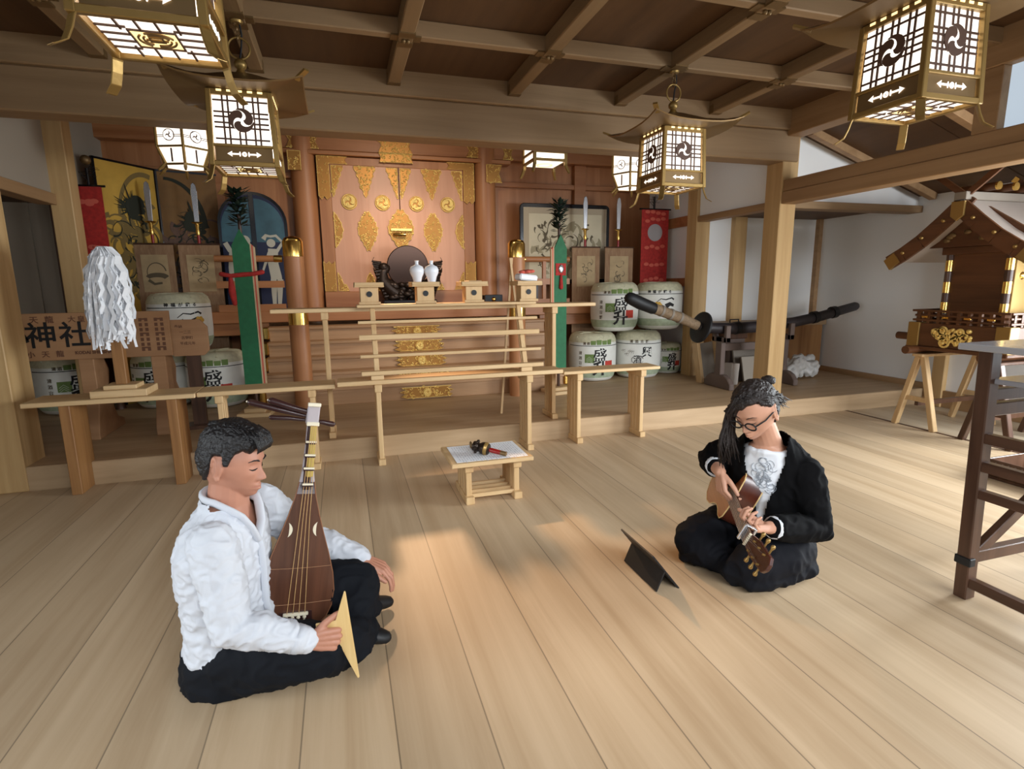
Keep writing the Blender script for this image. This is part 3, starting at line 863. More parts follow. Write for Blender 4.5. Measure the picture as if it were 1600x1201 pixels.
# mirror on its dragon stand
t = thing('altar_mirror', 'round dark mirror held by a carved black dragon stand before the doors', 'mirror', (.76, 6.55, 1.051))
MB().b2((-.36, -.2, 0), (.36, .12, .05)).b2((-.30, -.16, .05), (.30, .1, .085)).build('plinth', M['blacklac'], t, bevel=.006)
mb = MB().lathe([(.235, 0), (.238, .012), (.23, .02)], 48)
mb.build('mirror_disc', mat('dim_mirror', S(58, 44, 38), 0.15, 1.0), t, smooth=True).matrix_local = front(0, .0, .46)
mb = MB(); rr = random.Random(4)
for sg in (-1, 1):
    pa = [(sg * .10, 0, .10), (sg * .20, -.02, .20), (sg * .30, -.02, .30), (sg * .29, -.03, .40), (sg * .25, -.03, .44)]
    mb.tube(pa, [.09, .10, .085, .06, .05], 12, True)
    mb.ell((sg * .275, -.04, .45), (.06, .05, .055), 12, 8)
    for k in range(5):
        a = .25 + .25 * k
        mb.tube([(sg * .30, -.03, .42 + .02 * k), (sg * (.36 + .01 * k), -.03, .42 + .025 * k), (sg * (.40 - .012 * abs(k - 2)), -.04, .425 + .035 * k)], [.018, .012, .003], 7)
    for k in range(10):
        z = .1 + .035 * k
        mb.tube([(sg * (.16 + .016 * k), -.06, z), (sg * (.27 + .012 * k), -.07, z - .01), (sg * (.30 + .01 * k), -.05, z + .03)], [.022, .018, .004], 7)
for k in range(30):
    mb.ell((rr.uniform(-.2, .2), -.05 + rr.uniform(-.04, .02), rr.uniform(.08, .26)), (rr.uniform(.03, .06), .04, rr.uniform(.025, .05)), 10, 7)
mb.build('dragon_stand', M['bronze'], t, smooth=True)
# ------------------------------------------------------------------ hanging lanterns
def square_lantern(label, loc, drop):
    t = thing('hanging_lantern', label, 'lantern', loc, 0, 'square brass hanging lanterns')
    a, b = .150, .162           # half width at the top and at the foot of the body
    H0, H1 = .045, .385
    # corner posts, rails
    fr = MB()
    for sx in (-1, 1):
        for sy in (-1, 1):
            fr.bar((sx * b, sy * b, 0.0), (sx * a, sy * a, H1), .026, .026)
    for sgn in (-1, 1):
        for z, h, r in ((.012, .024, b), (H1 - .012, .03, a), (.105, .014, b - .003)):
            fr.b2((-r, sgn * r - .011, z - h / 2), (r, sgn * r + .011, z + h / 2)).b2((sgn * r - .011, -r, z - h / 2), (sgn * r + .011, r, z + h / 2))
    fr.build('frame', M['brass'], t, bevel=.003)
    cut = [[(-.085, 0), (-.06, .016), (-.064, .006), (-.028, .004), (-.028, -.004), (-.064, -.006), (-.06, -.016)]]
    for k in range(4):
        rm = Matrix.Rotation(k * PI / 2, 4, 'Z')
        rot = lambda mb_: MB().merge(mb_, rm)
        rb = b - .004; ra = a - .004
        slab = lambda z0, z1, off, hw, th: MB().add([(x, -(rb + (ra - rb) * (z / H1)) + off + dy, z) for dy in (0, th) for x, z in ((-hw, z0), (hw, z0), (hw, z1), (-hw, z1))], [(3, 2, 1, 0), (4, 5, 6, 7), (0, 1, 5, 4), (1, 2, 6, 5), (2, 3, 7, 6), (3, 0, 4, 7)])
        rot(slab(.025, .10, -.002, .142, .006)).build('apron_board', M['brassdk'], t)
        g = MB()
        yy = -(rb + (ra - rb) * (.06 / H1)) - .004
        for sg in (-1, 1):
            p_ = [(sg * x, z) for x, z in ((.026, .004), (.062, .004), (.060, .014), (.084, 0), (.060, -.014), (.062, -.004), (.026, -.004))]
            g.prism(p_, 0, .002, Matrix.Translation((0, yy, .063)) @ Matrix.Rotation(PI / 2, 4, 'X'))
            g.prism([(sg * .022 + .004 * math.cos(q_), .013 * math.sin(q_)) for q_ in [2 * PI * i / 10 for i in range(10)]], 0, .002, Matrix.Translation((0, yy, .063)) @ Matrix.Rotation(PI / 2, 4, 'X'))
        g.merge(tomoe(.013, .002), Matrix.Translation((0, yy, .063)) @ Matrix.Rotation(PI / 2, 4, 'X'))
        rot(g).build('pierced_arrows', M['paper'], t)
        rot(slab(.112, .362, .006, .135, .004)).build('paper_panel', M['paper'], t)
        lt = MB()
        for x in (-.088, -.062, -.014, .014, .062, .088):
            lt.merge(slab(.112, .362, .001, .0045, .004), Matrix.Translation((x, 0, 0)))
        for z in (.140, .198, .222, .252, .276, .334):
            lt.merge(slab(z - .0042, z + .0042, 0, .135, .004))
        lo = rot(lt).build('lattice', M['lattice'], t)
        cm = Matrix.Translation((0, -(rb + (ra - rb) * (.237 / H1)) - .001, .237)) @ Matrix.Rotation(PI / 2 - .03, 4, 'X')
        pd = MB().prism(circle(0, 0, .060, 24), -.0005, .0005, cm)
        rot(pd).build('crest_ground', M['paper'], lo)
        rot(MB().merge(tomoe(.064, .004), cm)).build('tomoe_crest', M['lattice'], lo)
        # frieze with small slots under the eaves
        for i in range(5):
            fz = MB().b2((-.11 + .05 * i, -a - .013, .374), (-.085 + .05 * i, -a - .011, .384))
            rot(fz).build('frieze_slot', M['paperwarm'], t)
        # curved foot at each corner
        d = Vector((-1, -1, 0)).normalized()
        ft = MB(); sd = Vector((1, -1, 0)).normalized() * .017
        pr = [(.205, .03), (.225, -.005), (.235, -.04), (.25, -.075), (.285, -.098)]
        vs = []
        for r, z in pr:
            c_ = d * r + Vector((0, 0, z))
            vs += [c_ + sd, c_ - sd, c_ - sd + d * .008, c_ + sd + d * .008]
        fs = [(0, 1, 2, 3), (16, 19, 18, 17)]
        for i in range(4):
            for j in range(4):
                fs.append((i * 4 + j, i * 4 + (j + 1) % 4, i * 4 + 4 + (j + 1) % 4, i * 4 + 4 + j))
        ft.add(vs, fs)
        rot(ft).build('foot', M['brass'], t, bevel=.002)
    # glowing floor panel with its own lattice and a round crest
    MB().b2((-.14, -.14, .014), (.14, .14, .018)).build('bottom_panel', M['paper'], t)
    lb = MB()
    for v in (-.078, -.026, .026, .078):
        for s0, s1 in ((-.14, -.062), (.062, .14)):
            lb.b2((v - .003, s0, .008), (v + .003, s1, .013)).b2((s0, v - .003, .008), (s1, v + .003, .013))
    lb.b2((-.065, -.065, .008), (.065, -.06, .013)).b2((-.065, .06, .008), (.065, .065, .013)).b2((-.065, -.065, .008), (-.06, .065, .013)).b2((.06, -.065, .008), (.065, .065, .013))
    lbo = lb.build('bottom_lattice', M['lattice'], t)
    MB().b2((-.062, -.062, .0125), (.062, .062, .0138)).build('amber_pane', M['paperwarm'], lbo)
    cr_ = MB()
    for k in range(3):
        a0 = k * 2 * PI / 3
        for r in (.05, .037):
            pts = [Vector((r * math.cos(a0 + i * .17), r * math.sin(a0 + i * .17), .010)) for i in range(11)]
            cr_.tube(pts, .0035, 6)
    cr_.b2((-.022, .006, .007), (.022, .012, .012)).b2((-.03, -.004, .007), (.03, .002, .012)).b2((-.02, -.02, .007), (-.015, 0, .012)).b2((.015, -.02, .007), (.02, 0, .012)).b2((-.02, -.024, .007), (.02, -.019, .012))
    cr_.build('round_crest', M['brassdk'], lbo)
    # hipped roof with rising corners
    N = 8; vs, fs = [], []
    for lev, (hw, z, lift) in enumerate(((.335, .388, .045), (.25, .418, .014), (.16, .455, .0), (.06, .505, 0), (.045, .512, 0))):
        for sd_ in range(4):
            for i in range(N):
                u = -1 + 2 * i / N
                x, y = ((u, -1), (1, u), (-u, 1), (-1, -u))[sd_]
                vs.append((x * hw, y * hw, z + lift * abs(u) ** 3))
    n = 4 * N
    for l in range(4):
        for i in range(n):
            fs.append((l * n + i, l * n + (i + 1) % n, (l + 1) * n + (i + 1) % n, (l + 1) * n + i))
    fs.append(tuple(range(4 * n, 5 * n)))
    under = len(vs)
    for sd_ in range(4):
        for i in range(N):
            u = -1 + 2 * i / N
            x, y = ((u, -1), (1, u), (-u, 1), (-1, -u))[sd_]
            vs.append((x * .33, y * .33, .380 + .045 * abs(u) ** 3))
    for sd_ in range(4):
        for i in range(N):
            u = -1 + 2 * i / N
            x, y = ((u, -1), (1, u), (-u, 1), (-1, -u))[sd_]
            vs.append((x * .15, y * .15, .388))
    for i in range(n):
        j = (i + 1) % n
        fs.append((i, under + i, under + j, j)); fs.append((under + i, under + n + i, under + n + j, under + j))
    fs.append(tuple(range(under + n, under + 2 * n)))
    ro = MB().add(vs, fs).build('roof', M['brassdk'], t, smooth=True)
    for sx in (-1, 1):
        for sy in (-1, 1):
            MB().bar((sx * .30, sy * .30, .418), (sx * .355, sy * .355, .452), .03, .012).build('corner_tip', M['brass'], ro)
    MB().lathe([(.05, .508), (.03, .52), (.018, .54), (.03, .552), (.034, .568), (.026, .585), (.012, .595)], 18).build('finial', M['brass'], t, smooth=True)
    MB().ring((0, 0, .648), .055, .006, 'Y', 28, 8).build('ring', M['brass'], t, smooth=True)
    ch = MB()
    z = .70
    k = 0
    while z < drop - .01:
        ch.ring((0, 0, z), .014, .0035, 'Y' if k % 2 else 'X', 12, 5); z += .022; k += 1
    ch.build('chain', M['brassdk'], t, smooth=True)
    MB().tube([(.0, .0, .59), (.012, .01, .66), (.02, .0, .72), (.012, 0, drop)], .005, 7).build('cord', M['black'], t, smooth=True)
    MB().lathe([(.03, drop - .012), (.034, drop)], 14).build('ceiling_rose', M['brass'], t, smooth=True)
    return t
ZL = 1.945
L1 = square_lantern('square brass lantern whose pale ring shows against the ceiling beam, right of centre', (2.30, 3.60, ZL), 2.729 - ZL)
dup(L1, (-.45, 3.60, ZL), label='square brass lantern hanging in front of the hexagonal lantern, left of the shrine doors')
dup(L1, (2.47, 1.97, ZL + .080), label='large nearest square brass lantern at the upper right over the guitarist')
dup(L1, (-.486, 2.08, ZL + .090), label='large square lantern cut off by the top edge, glowing base seen from below')

def hex_lantern(label, loc, drop):
    t = thing('hexagonal_lantern', label, 'lantern', loc, .2, 'hexagonal lanterns of the sanctum')
    R0, R1 = .185, .205
    ang = [PI / 6 + k * PI / 3 for k in range(6)]
    fr = MB()
    for a in ang:
        c, s_ = math.cos(a), math.sin(a)
        fr.tube([(R0 * .82 * c, R0 * .82 * s_, 0), (R1 * c, R1 * s_, .12), (R1 * c, R1 * s_, .36)], .011, 8)
        fr.tube([(R0 * .85 * c, R0 * .85 * s_, 0), (R0 * c, R0 * s_, -.03), (R0 * 1.15 * c, R0 * 1.15 * s_, -.055)], [.011, .013, .008], 8)
    for z, r in ((0, R0 * .82), (.12, R1), (.36, R1)):
        for k in range(6):
            a, b_ = ang[k], ang[(k + 1) % 6]
            fr.bar((r * math.cos(a), r * math.sin(a), z), (r * math.cos(b_), r * math.sin(b_), z), .014, .014)
    fr.build('frame', M['brass'], t, smooth=False)
    for k in range(6):
        a, b_ = ang[k], ang[(k + 1) % 6]
        P = lambda r, z, q: Vector((r * math.cos(q), r * math.sin(q), z))
        for (r0, z0, r1, z1) in ((R0 * .80, .008, R1 * .97, .115), (R1 * .97, .126, R1 * .97, .352)):
            q0, q1, q2, q3 = P(r0, z0, a), P(r0, z0, b_), P(r1, z1, b_), P(r1, z1, a)
            i_ = Vector((0, 0, 0)) - Vector(((q0.x + q1.x) / 2, (q0.y + q1.y) / 2, 0)); i_ = i_.normalized() * .004
            MB().add([q0, q1, q2, q3, q0 + i_, q1 + i_, q2 + i_, q3 + i_], [(0, 1, 2, 3), (7, 6, 5, 4), (0, 4, 5, 1), (1, 5, 6, 2), (2, 6, 7, 3), (3, 7, 4, 0)]).build('paper_panel', M['paper'], t)
        am = (a + b_) / 2 if b_ > a else (a + b_ + 2 * PI) / 2
        ap = R1 * math.cos(PI / 6)
        cm = Matrix.Rotation(am - PI * 1.5, 4, 'Z') @ Matrix.Translation((0, -ap - .002, .200)) @ Matrix.Rotation(PI / 2, 4, 'X')
        bars = MB().box((0, .0, 0), (.19, .004, .003), cm).box((0, -.012, 0), (.19, .004, .003), cm)
        bars.box((0, -.142, -.012), (.012, .10, .004), cm)
        lo = bars.build('lattice', M['lattice'], t)
        MB().prism(circle(0, 0, .044, 22), 0, .003, cm).build('crest_disc', M['lattice'], lo)
        MB().merge(tomoe(.04, .002), cm @ Matrix.Translation((0, 0, .003))).build('tomoe_crest', M['paper'], lo)
    MB().prism([(R0 * .78 * math.cos(a), R0 * .78 * math.sin(a)) for a in ang], -.004, 0).build('bottom_panel', M['paper'], t)
    MB().lathe([(.30, .36), (.29, .385), (.18, .42), (.06, .50), (.02, .52)], 6, Matrix.Rotation(PI / 6, 4, 'Z')).build('roof', M['brassdk'], t)
    MB().tube([(0, 0, .5), (0, 0, drop)], .006, 8).build('chain', M['brassdk'], t)
    return t
HX = hex_lantern('hexagonal paper lantern half hidden behind the square lantern, left', (-1.12, 5.2, 2.25), 1.0)
dup(HX, (2.87, 5.2, 2.24), .5, label='hexagonal paper lantern half hidden behind the square lantern, right')
# small square lantern under the beam
t = thing('eave_lantern', 'small glowing square lantern peeping out below the beam beside the shrine', 'lantern', (2.09, 5.6, 2.47), 0)
a = .165
MB().b2((-a, -a, .07), (a, a, .20)).build('paper_body', M['paper'], t)
fr = MB()
for sx in (-1, 1):
    for sy in (-1, 1):
        fr.bar((sx * a, sy * a, .0), (sx * a, sy * a, .30), .028, .028)
for sg in (-1, 1):
    for z in (.05, .125, .215):
        fr.b2((-a, sg * a - .012, z - .012), (a, sg * a + .012, z + .012)).b2((sg * a - .012, -a, z - .012), (sg * a + .012, a, z + .012))
fr.build('frame', M['brass'], t)
MB().b2((-a + .02, -a + .02, .035), (a - .02, a - .02, .045)).build('bottom_panel', M['paper'], t)
MB().ring((0, 0, .032), .075, .012, 'Z', 24, 6).build('bottom_ring', M['paperwarm'], t)
for sx in (-1, 1):
    for sy in (-1, 1):
        MB().tube([(sx * a, sy * a, .01), (sx * (a + .015), sy * (a + .015), -.04), (sx * (a + .03), sy * (a + .03), -.075)], [.018, .016, .014], 8).build('foot', M['brass'], t, smooth=True)
MB().lathe([(.33, .30), (.30, .33), (.1, .42), (.02, .46)], 4, Matrix.Rotation(PI / 4, 4, 'Z')).build('roof', M['brassdk'], t)
MB().tube([(0, 0, .45), (0, 0, .78)], .006, 8).build('chain', M['brassdk'], t)
# ------------------------------------------------------------------ sake barrels in straw and printed covers
BR = .285; BH = .555
def bend(mb, r, a0=0.0, z0=0.0):
    """Wrap a flat drawing (x right, y up) round a barrel of radius r, centred on angle a0 from the front (-Y)."""
    out = MB(); out.f = mb.f[:]
    for x, y, z in mb.v:
        a = a0 + x / r
        rr_ = r + z
        out.v.append((rr_ * math.sin(a), -rr_ * math.cos(a), z0 + y))
    return out
def patch(r, a0, a1, z0, z1, n=14):
    mb = MB()
    vs = []
    for i in range(n + 1):
        a = a0 + (a1 - a0) * i / n
        for rr_ in (r, r + .002):
            vs += [(rr_ * math.sin(a), -rr_ * math.cos(a), z0), (rr_ * math.sin(a), -rr_ * math.cos(a), z1)]
    fs = []
    for i in range(n):
        b = 4 * i; c = b + 4
        fs += [(b, c, c + 1, b + 1), (b + 2, b + 3, c + 3, c + 2), (b, b + 2, c + 2, c), (b + 1, c + 1, c + 3, b + 3)]
    fs += [(0, 1, 3, 2), (4 * n, 4 * n + 2, 4 * n + 3, 4 * n + 1)]
    return mb.add(vs, fs)
def barrel(label, x, y, z, face, design='a', sc=1.0):
    """face: heading of the printed front, radians from -Y (positive to the viewer's right)."""
    t = thing('sake_barrel', label, 'barrel', (x, y, z), face, 'sake barrels beside the shrine')
    k = sc; r = BR * k
    prof = [(.60, 0), (.80, .012), (.90, .05), (.965, .11), (.99, .20), (.99, .42), (.97, .475), (.90, .525), (.80, .55), (.5, .555)]
    MB().lathe([(r * a, b * k) for a, b in prof], 36).build('cover', M['barrel'], t, smooth=True)
    R1 = r * .993
    MB().lathe([(r * .905, .05 * k), (r * .972, .11 * k), (r * .982, .135 * k), (r * .9815, .136 * k), (r * .9, .05 * k)], 36).build('green_base_band', M['barrelgreen'], t, smooth=True)
    MB().lathe([(r * .985, .462 * k), (r * .972, .486 * k), (r * .905, .530 * k), (r * .80, .558 * k), (r * .4, .562 * k), (r * .4, .556 * k)], 36).build('straw_top', M['straw'], t, smooth=True)
    kn = MB()
    for i in range(5):
        a = i * PI / 2.5
        kn.tube([(0, 0, .558 * k), (.12 * k * math.cos(a), .12 * k * math.sin(a), .560 * k), (.215 * k * math.cos(a), .215 * k * math.sin(a), .555 * k), (.262 * k * math.cos(a), .262 * k * math.sin(a), .515 * k)], .010, 7)
    kn.ell((0, 0, .560 * k), (.03, .03, .012), 10, 6)
    kn.build('straw_rope', M['straw'], t, smooth=True)
    MB().merge(patch(R1, -1.35, 1.35, .423 * k, .430 * k, 24)).build('band_line', M['pine'], t)
    Rt = r * .987
    if design == 'a':
        MB().merge(patch(Rt, -.50, -.10, .23 * k, .33 * k)).build('green_label', M['mossgreen'], t)
        tri = MB()
        for q in range(3):
            stroke(tri, [(-.09 - .0 * q, -.05 + .02 * q), (-.055, -.02 + .02 * q), (-.02, -.05 + .02 * q)], .006)
        v = MB(); v.f = tri.f; v.v = [(a, c, .003) for a, b, c in tri.v]
        bend(v, Rt, -.12, .28 * k).build('leaf_lines', M['barrelgreen'], t)
        MB().merge(patch(Rt, .36, .74, .16 * k, .25 * k)).build('red_label', M['labelred'], t)
        bend(text_mb('盛', .175 * k, .002, .0022), Rt + .001, .14, .302 * k).build('lettering', M['ink'], t)
        bend(text_mb('升', .175 * k, .002, .005), Rt + .003, .14, .155 * k).build('lettering', M['ink'], t)
        hills = MB()
        for q in range(4):
            hills.merge(patch(r * .983, -.26 + .24 * q, -.05 + .24 * q, .438 * k, (.486 + .008 * (q % 2)) * k, 6))
        hills.build('green_hills', M['mossgreen'], t)
        for q in range(4):
            s_ = text_mb('清酒吉野'[q], .042 * k, .001, .001, 1)
            bend(s_, Rt, -.70, (.34 - .058 * q) * k).build('small_lettering', M['inkgrey'], t)
        for q in range(2):
            bend(text_mb('清酒'[q], .036 * k, .001, .001, 1), r * .984, -.52 + .16 * q, .452 * k).build('small_lettering', M['inkgrey'], t)
    elif design == 'b':
        bend(text_mb('興', .13 * k, .002, .003), Rt + .001, .42, .32 * k).build('lettering', M['ink'], t)
        bend(text_mb('酒', .10 * k, .002, .001), Rt + .001, .02, .235 * k).build('lettering', M['ink'], t)
        c = MB(); stroke(c, arc(0, 0, .068, 0.3, 6.0, 20, .05), .008, .003)
        v = MB(); v.f = c.f; v.v = [(a, cc, .003) for a, b, cc in c.v]
        bend(v, Rt, .02, .235 * k).build('brush_ring', M['ink'], t)
        c = MB(); rr = random.Random(2)
        for q in range(7):
            x0, z0 = -.17 + .022 * q, rr.uniform(-.015, .03)
            stroke(c, [(x0, z0), (x0 + .03, z0 + .02), (x0 + .02, z0 - .02)], .006, .002)
        v = MB(); v.f = c.f; v.v = [(a, cc, .003) for a, b, cc in c.v]
        bend(v, Rt, -.1, .31 * k).build('brush_lines', M['inkgrey'], t)
        for q in range(4):
            bend(text_mb('清酒吉野'[q], .04 * k, .001, .001, 1), r * .984, -.25 + .22 * q, .452 * k).build('small_lettering', M['inkgrey'], t)
    else:
        c = MB()
        stroke(c, [(-.08, .02), (-.03, .06), (.03, .05), (.10, .07), (.13, .05)], .006, .02)
        stroke(c, [(-.05, .0), (.0, -.05)], .03, .018)
        stroke(c, [(.03, -.03), (.08, .0), (.13, -.02)], .06, .03)
        stroke(c, [(.06, -.12), (.10, -.08), (.15, -.13)], .04, .05)
        v = MB(); v.f = c.f; v.v = [(a, cc, .003) for a, b, cc in c.v]
        bend(v, Rt, .1, .31 * k).build('brush_strokes', M['ink'], t)
        fl = MB()
        for q in range(6):
            fl.prism(circle(.03 * math.cos(q * PI / 3), .022 * math.sin(q * PI / 3), .018, 10), 0, .002)
        bend(fl, Rt + .001, -.12 if design == 'c' else .5, .30 * k).build('yellow_flower', M['goldleaf'], t)
        for q in range(5):
            bend(text_mb('神福が龍る'[q], .04 * k, .001, .001, 1), r * .984, -.5 + .22 * q, .452 * k).build('small_lettering', M['ink'], t)
    return t
B2 = .161 + .578
fc = lambda x, y, d: math.atan2(x, y) * -1 + d
barrel('white barrel with bold black lettering on the floor at the left of the right-hand stack', 2.85, 6.0, .161, fc(2.85, 6.0, .20))
barrel('barrel with thin brush lettering and a ring, bottom middle of the right-hand stack', 3.46, 6.0, .161, fc(3.46, 6.0, .0), 'b')
barrel('narrow barrel half hidden behind the inner post at the right-hand stack', 3.945, 6.125, .161, fc(3.9, 6.1, .3), 'a', .68)
barrel('upper barrel with bold black lettering, green and red labels, right-hand stack', 3.13, 6.0, B2, fc(3.13, 6.0, .14))
barrel('upper barrel with a yellow flower behind the sword hilt, right-hand stack', 3.735, 6.0, B2, fc(3.735, 6.0, .1), 'c')
barrel('barrel with bold black lettering and red label at the right end of the left-hand group', -1.205, 5.95, .161, fc(-1.21, 6.05, -.30), 'a', .95)
barrel('barrel behind the post of the paper wand in the left-hand group', -1.715, 6.12, .161, fc(-1.80, 6.12, -.55), 'a', .94)
barrel('barrel under the left end of the signboard, half behind its stand', -2.50, 6.12, .161, fc(-2.46, 6.1, .15), 'a', .96)
barrel('upper barrel with black brush strokes behind the small brown plaque', -1.49, 6.03, .161 + .578 * .95, fc(-1.50, 6.06, .1), 'd', .96)

# ------------------------------------------------------------------ spears with hanging brocade panels
def spear_banner(label, x, y, drawing, w_=.37, tilt=0.0):
    t = thing('spear_banner', label, 'banner', (x, y, .161), tilt, 'spears with picture panels')
    MB().lathe([(.014, 0), (.014, 1.72)], 12).build('pole', M['redlac'], t, smooth=True)
    MB().lathe([(.075, 0), (.07, .03), (.03, .06), (.02, .08)], 18).build('base', M['darkwood'], t, smooth=True)
    MB().lathe([(.012, 1.66), (.022, 1.70), (.014, 1.73), (.02, 1.77), (.014, 1.79)], 14).build('gilt_socket', M['goldsm'], t, smooth=True)
    MB().tube([(-.05, 0, 1.795), (-.025, 0, 1.79), (.025, 0, 1.79), (.05, 0, 1.795)], [.004, .012, .012, .004], 8).build('gilt_guard', M['goldsm'], t, smooth=True)
    MB().prism([(-.022, 1.80), (.022, 1.80), (.030, 2.10), (.020, 2.165), (.0, 2.185), (-.020, 2.165), (-.030, 2.10)], -.006, .006, Matrix.Rotation(PI / 2, 4, 'X')).build('blade', M['steel'], t, bevel=.004)
    MB().tube([(-w_ / 2 - .01, -.03, 1.575), (w_ / 2 + .01, -.03, 1.575)], .010, 8).build('crossbar', M['darkwood'], t, smooth=True)
    pn = MB().b2((-w_ / 2, -.036, .38), (w_ / 2, -.026, 1.575)).build('brocade_panel', M['flag'], t)
    MB().b2((-w_ * .33, -.0385, 1.10), (w_ * .33, -.036, 1.47)).build('picture_silk', M['flagpale'], pn)
    mb = MB()
    drawing(mb)
    mb.build('ink_drawing', M['inkgrey'], pn)
    return t
def tortoise(mb):
    stroke(mb, arc(0.01, 1.29, .085, .2, 3.6, 16, .10), .012, .006, -.0392)
    stroke(mb, arc(0.01, 1.24, .085, .1, 3.0, 12, .03), .05, .04, -.0391)
    stroke(mb, [(-.07, 1.22), (-.02, 1.18), (.05, 1.19)], .03, .02, -.0392)
def swirl(seed):
    def f(mb):
        rr = random.Random(seed)
        for k in range(11):
            cx, cz = rr.uniform(-.05, .05), rr.uniform(1.17, 1.40)
            a = rr.uniform(0, 6)
            stroke(mb, arc(cx, cz, rr.uniform(.02, .05), a, a + rr.uniform(1.5, 4.5), 10), rr.uniform(.006, .014), .003, -.0391 - .0001 * k)
    return f
spear_banner('spear banner with an ink tortoise panel, left of the left-hand pair', -1.775, 6.52, tortoise, .36)
spear_banner('spear banner with a leaping beast in ink, right of the left-hand pair', -1.36, 6.52, swirl(5), .38)
spear_banner('spear banner with a standing bird panel, nearest the framed painting', 2.93, 6.42, swirl(11), .37)
spear_banner('spear banner with a coiled beast panel, between its twin and the red banner', 3.385, 6.42, swirl(23), .39)

def red_banner(label, x, y, rz, w_, ball):
    t = thing('red_banner', label, 'banner', (x, y, .161), rz, 'red banners at the sanctum corners')
    MB().lathe([(.013, 0), (.013, 2.20)], 10).build('pole', M['blacklac'], t, smooth=True)
    MB().lathe([(.05, 0), (.04, .04), (.02, .08)], 16).build('base', M['darkwood'], t, smooth=True)
    MB().tube([(-w_ / 2 - .03, -.03, 2.045), (w_ / 2 + .03, -.03, 2.045)], .010, 8).build('crossbar', M['blacklac'], t, smooth=True)
    cl = MB().b2((-w_ / 2, -.036, .62), (w_ / 2, -.028, 2.045)).build('cloth', M['red'], t)
    if ball:
        MB().ell((0, 0, 2.27), (.042, .042, .042), 18, 12).build('ball_finial', M['brassdk'], t, smooth=True)
    else:
        MB().prism(circle(0, 0, .105, 28), 0, .003).build('silver_disc', M['silver'], cl).matrix_local = front(0, -.0365, 1.76)
    rr = random.Random(6)
    for z in ((2.0, 1.92) if not ball else (1.9,)) + ((1.58, 1.36, 1.18, .98) if not ball else (1.5, 1.3)):
        f = MB()
        for q in range(4):
            f.ell((-.11 + .075 * q if not ball else rr.uniform(-.06, .06), -.0365, z + rr.uniform(-.02, .02)), (.036, .0015, .022), 10, 5)
        f.build('woven_figure', M['redpat'], cl)
    tw = MB()
    for q in range(5):
        tw.tube([(0, 0, 2.08 + .02 * q), (rr.uniform(-.07, .07), rr.uniform(-.03, .03), 2.14 + .02 * q), (rr.uniform(-.12, .12), rr.uniform(-.05, .05), 2.13 + .02 * q)], [.004, .003, .002], 5)
    tw.build('cord', M['black'], t)
    return t
red_banner('dark red banner with a ball-topped pole at the far left post', -2.10, 6.06, 0, .21, True)
red_banner('bright red patterned banner with a silver disc above the right-hand barrels', 3.86, 6.38, .0, .385, False)

# ------------------------------------------------------------------ sakaki poles with five-colour silk
def masakaki(label, x, y, rz, red_side):
    t = thing('sakaki_pole', label, 'sakaki pole', (x, y, .161), rz, 'green silk sakaki poles flanking the stairs')
    MB().lathe([(.016, 0), (.014, 1.75)], 10).build('pole', M['darkwood'], t, smooth=True)
    MB().b2((-.14, -.14, 0), (.14, .14, .035)).b2((-.09, -.09, .035), (.09, .09, .07)).build('base', M['hinoki'], t, bevel=.004)
    MB().prism([(-.072, .25), (.072, .25), (.072, 1.49), (.0, 1.625), (-.072, 1.49)], .018, .034, Matrix.Rotation(PI / 2, 4, 'X')).build('green_silk', M['green'], t)
    s = 1 if red_side else -1
    for q, (mm, d) in enumerate((('cream', .0), ('redpat', .012), ('cream', .024))):
        x0 = s * (.073 + d); x1 = x0 + s * .011
        MB().prism([(min(x0, x1), .25), (max(x0, x1), .25), (max(x0, x1), 1.50 - d), (min(x0, x1), 1.51 - d)], .005, .030, Matrix.Rotation(PI / 2, 4, 'X')).build('side_silk', M[mm], t)
    lv = MB(); rr = random.Random(8)
    for q in range(130):
        z = rr.uniform(1.64, 1.93); a = rr.uniform(0, 2 * PI); l = rr.uniform(.06, .105)
        d = Vector((math.cos(a), math.sin(a), rr.uniform(-.2, .9))).normalized()
        b = Vector((0, 0, z)) + d * rr.uniform(.0, .035)
        sd = d.cross(Vector((0, 0, 1))).normalized() * (l * .26)
        up = d.cross(sd).normalized() * .002
        lv.add([b, b + d * l * .5 + sd, b + d * l, b + d * l * .5 - sd, b + d * l * .5 + up * 3], [(0, 1, 4), (1, 2, 4), (2, 3, 4), (3, 0, 4), (3, 2, 1, 0)])
    lv.build('sakaki_leaves', M['leaf'], t)
    if red_side:
        MB().tube([(-.17, -.05, 1.25), (-.09, -.055, 1.235), (.0, -.05, 1.245), (.09, -.055, 1.25), (.16, -.05, 1.265)], [.02, .018, .02, .018, .02], 9, True).build('red_cord', M['red'], t, smooth=True)
        MB().tube([(-.10, -.05, 1.23), (-.095, -.055, 1.10), (-.085, -.05, 1.0)], [.015, .03, .02], 9, True).build('tassel', M['red'], t, smooth=True)
    else:
        MB().prism([(-.06, 1.22), (.06, 1.22), (.06, 1.34), (-.06, 1.34)], .034, .04, Matrix.Rotation(PI / 2, 4, 'X')).build('red_patch', M['red'], t)
        MB().ell((0, -.046, 1.285), (.03, .012, .042), 14, 8).build('silver_mirror', M['steel'], t, smooth=True)
        MB().tube([(0, -.045, 1.22), (0, -.045, 1.1)], [.012, .022], 8, True).build('tassel', M['red'], t, smooth=True)
    return t
masakaki('tall green silk pole topped with dark leaves and a red cord, left of stairs', -.79, 5.34, -.12, True)
masakaki('tall green silk pole with a small silver mirror on red, right of stairs', 2.15, 5.34, .15, False)

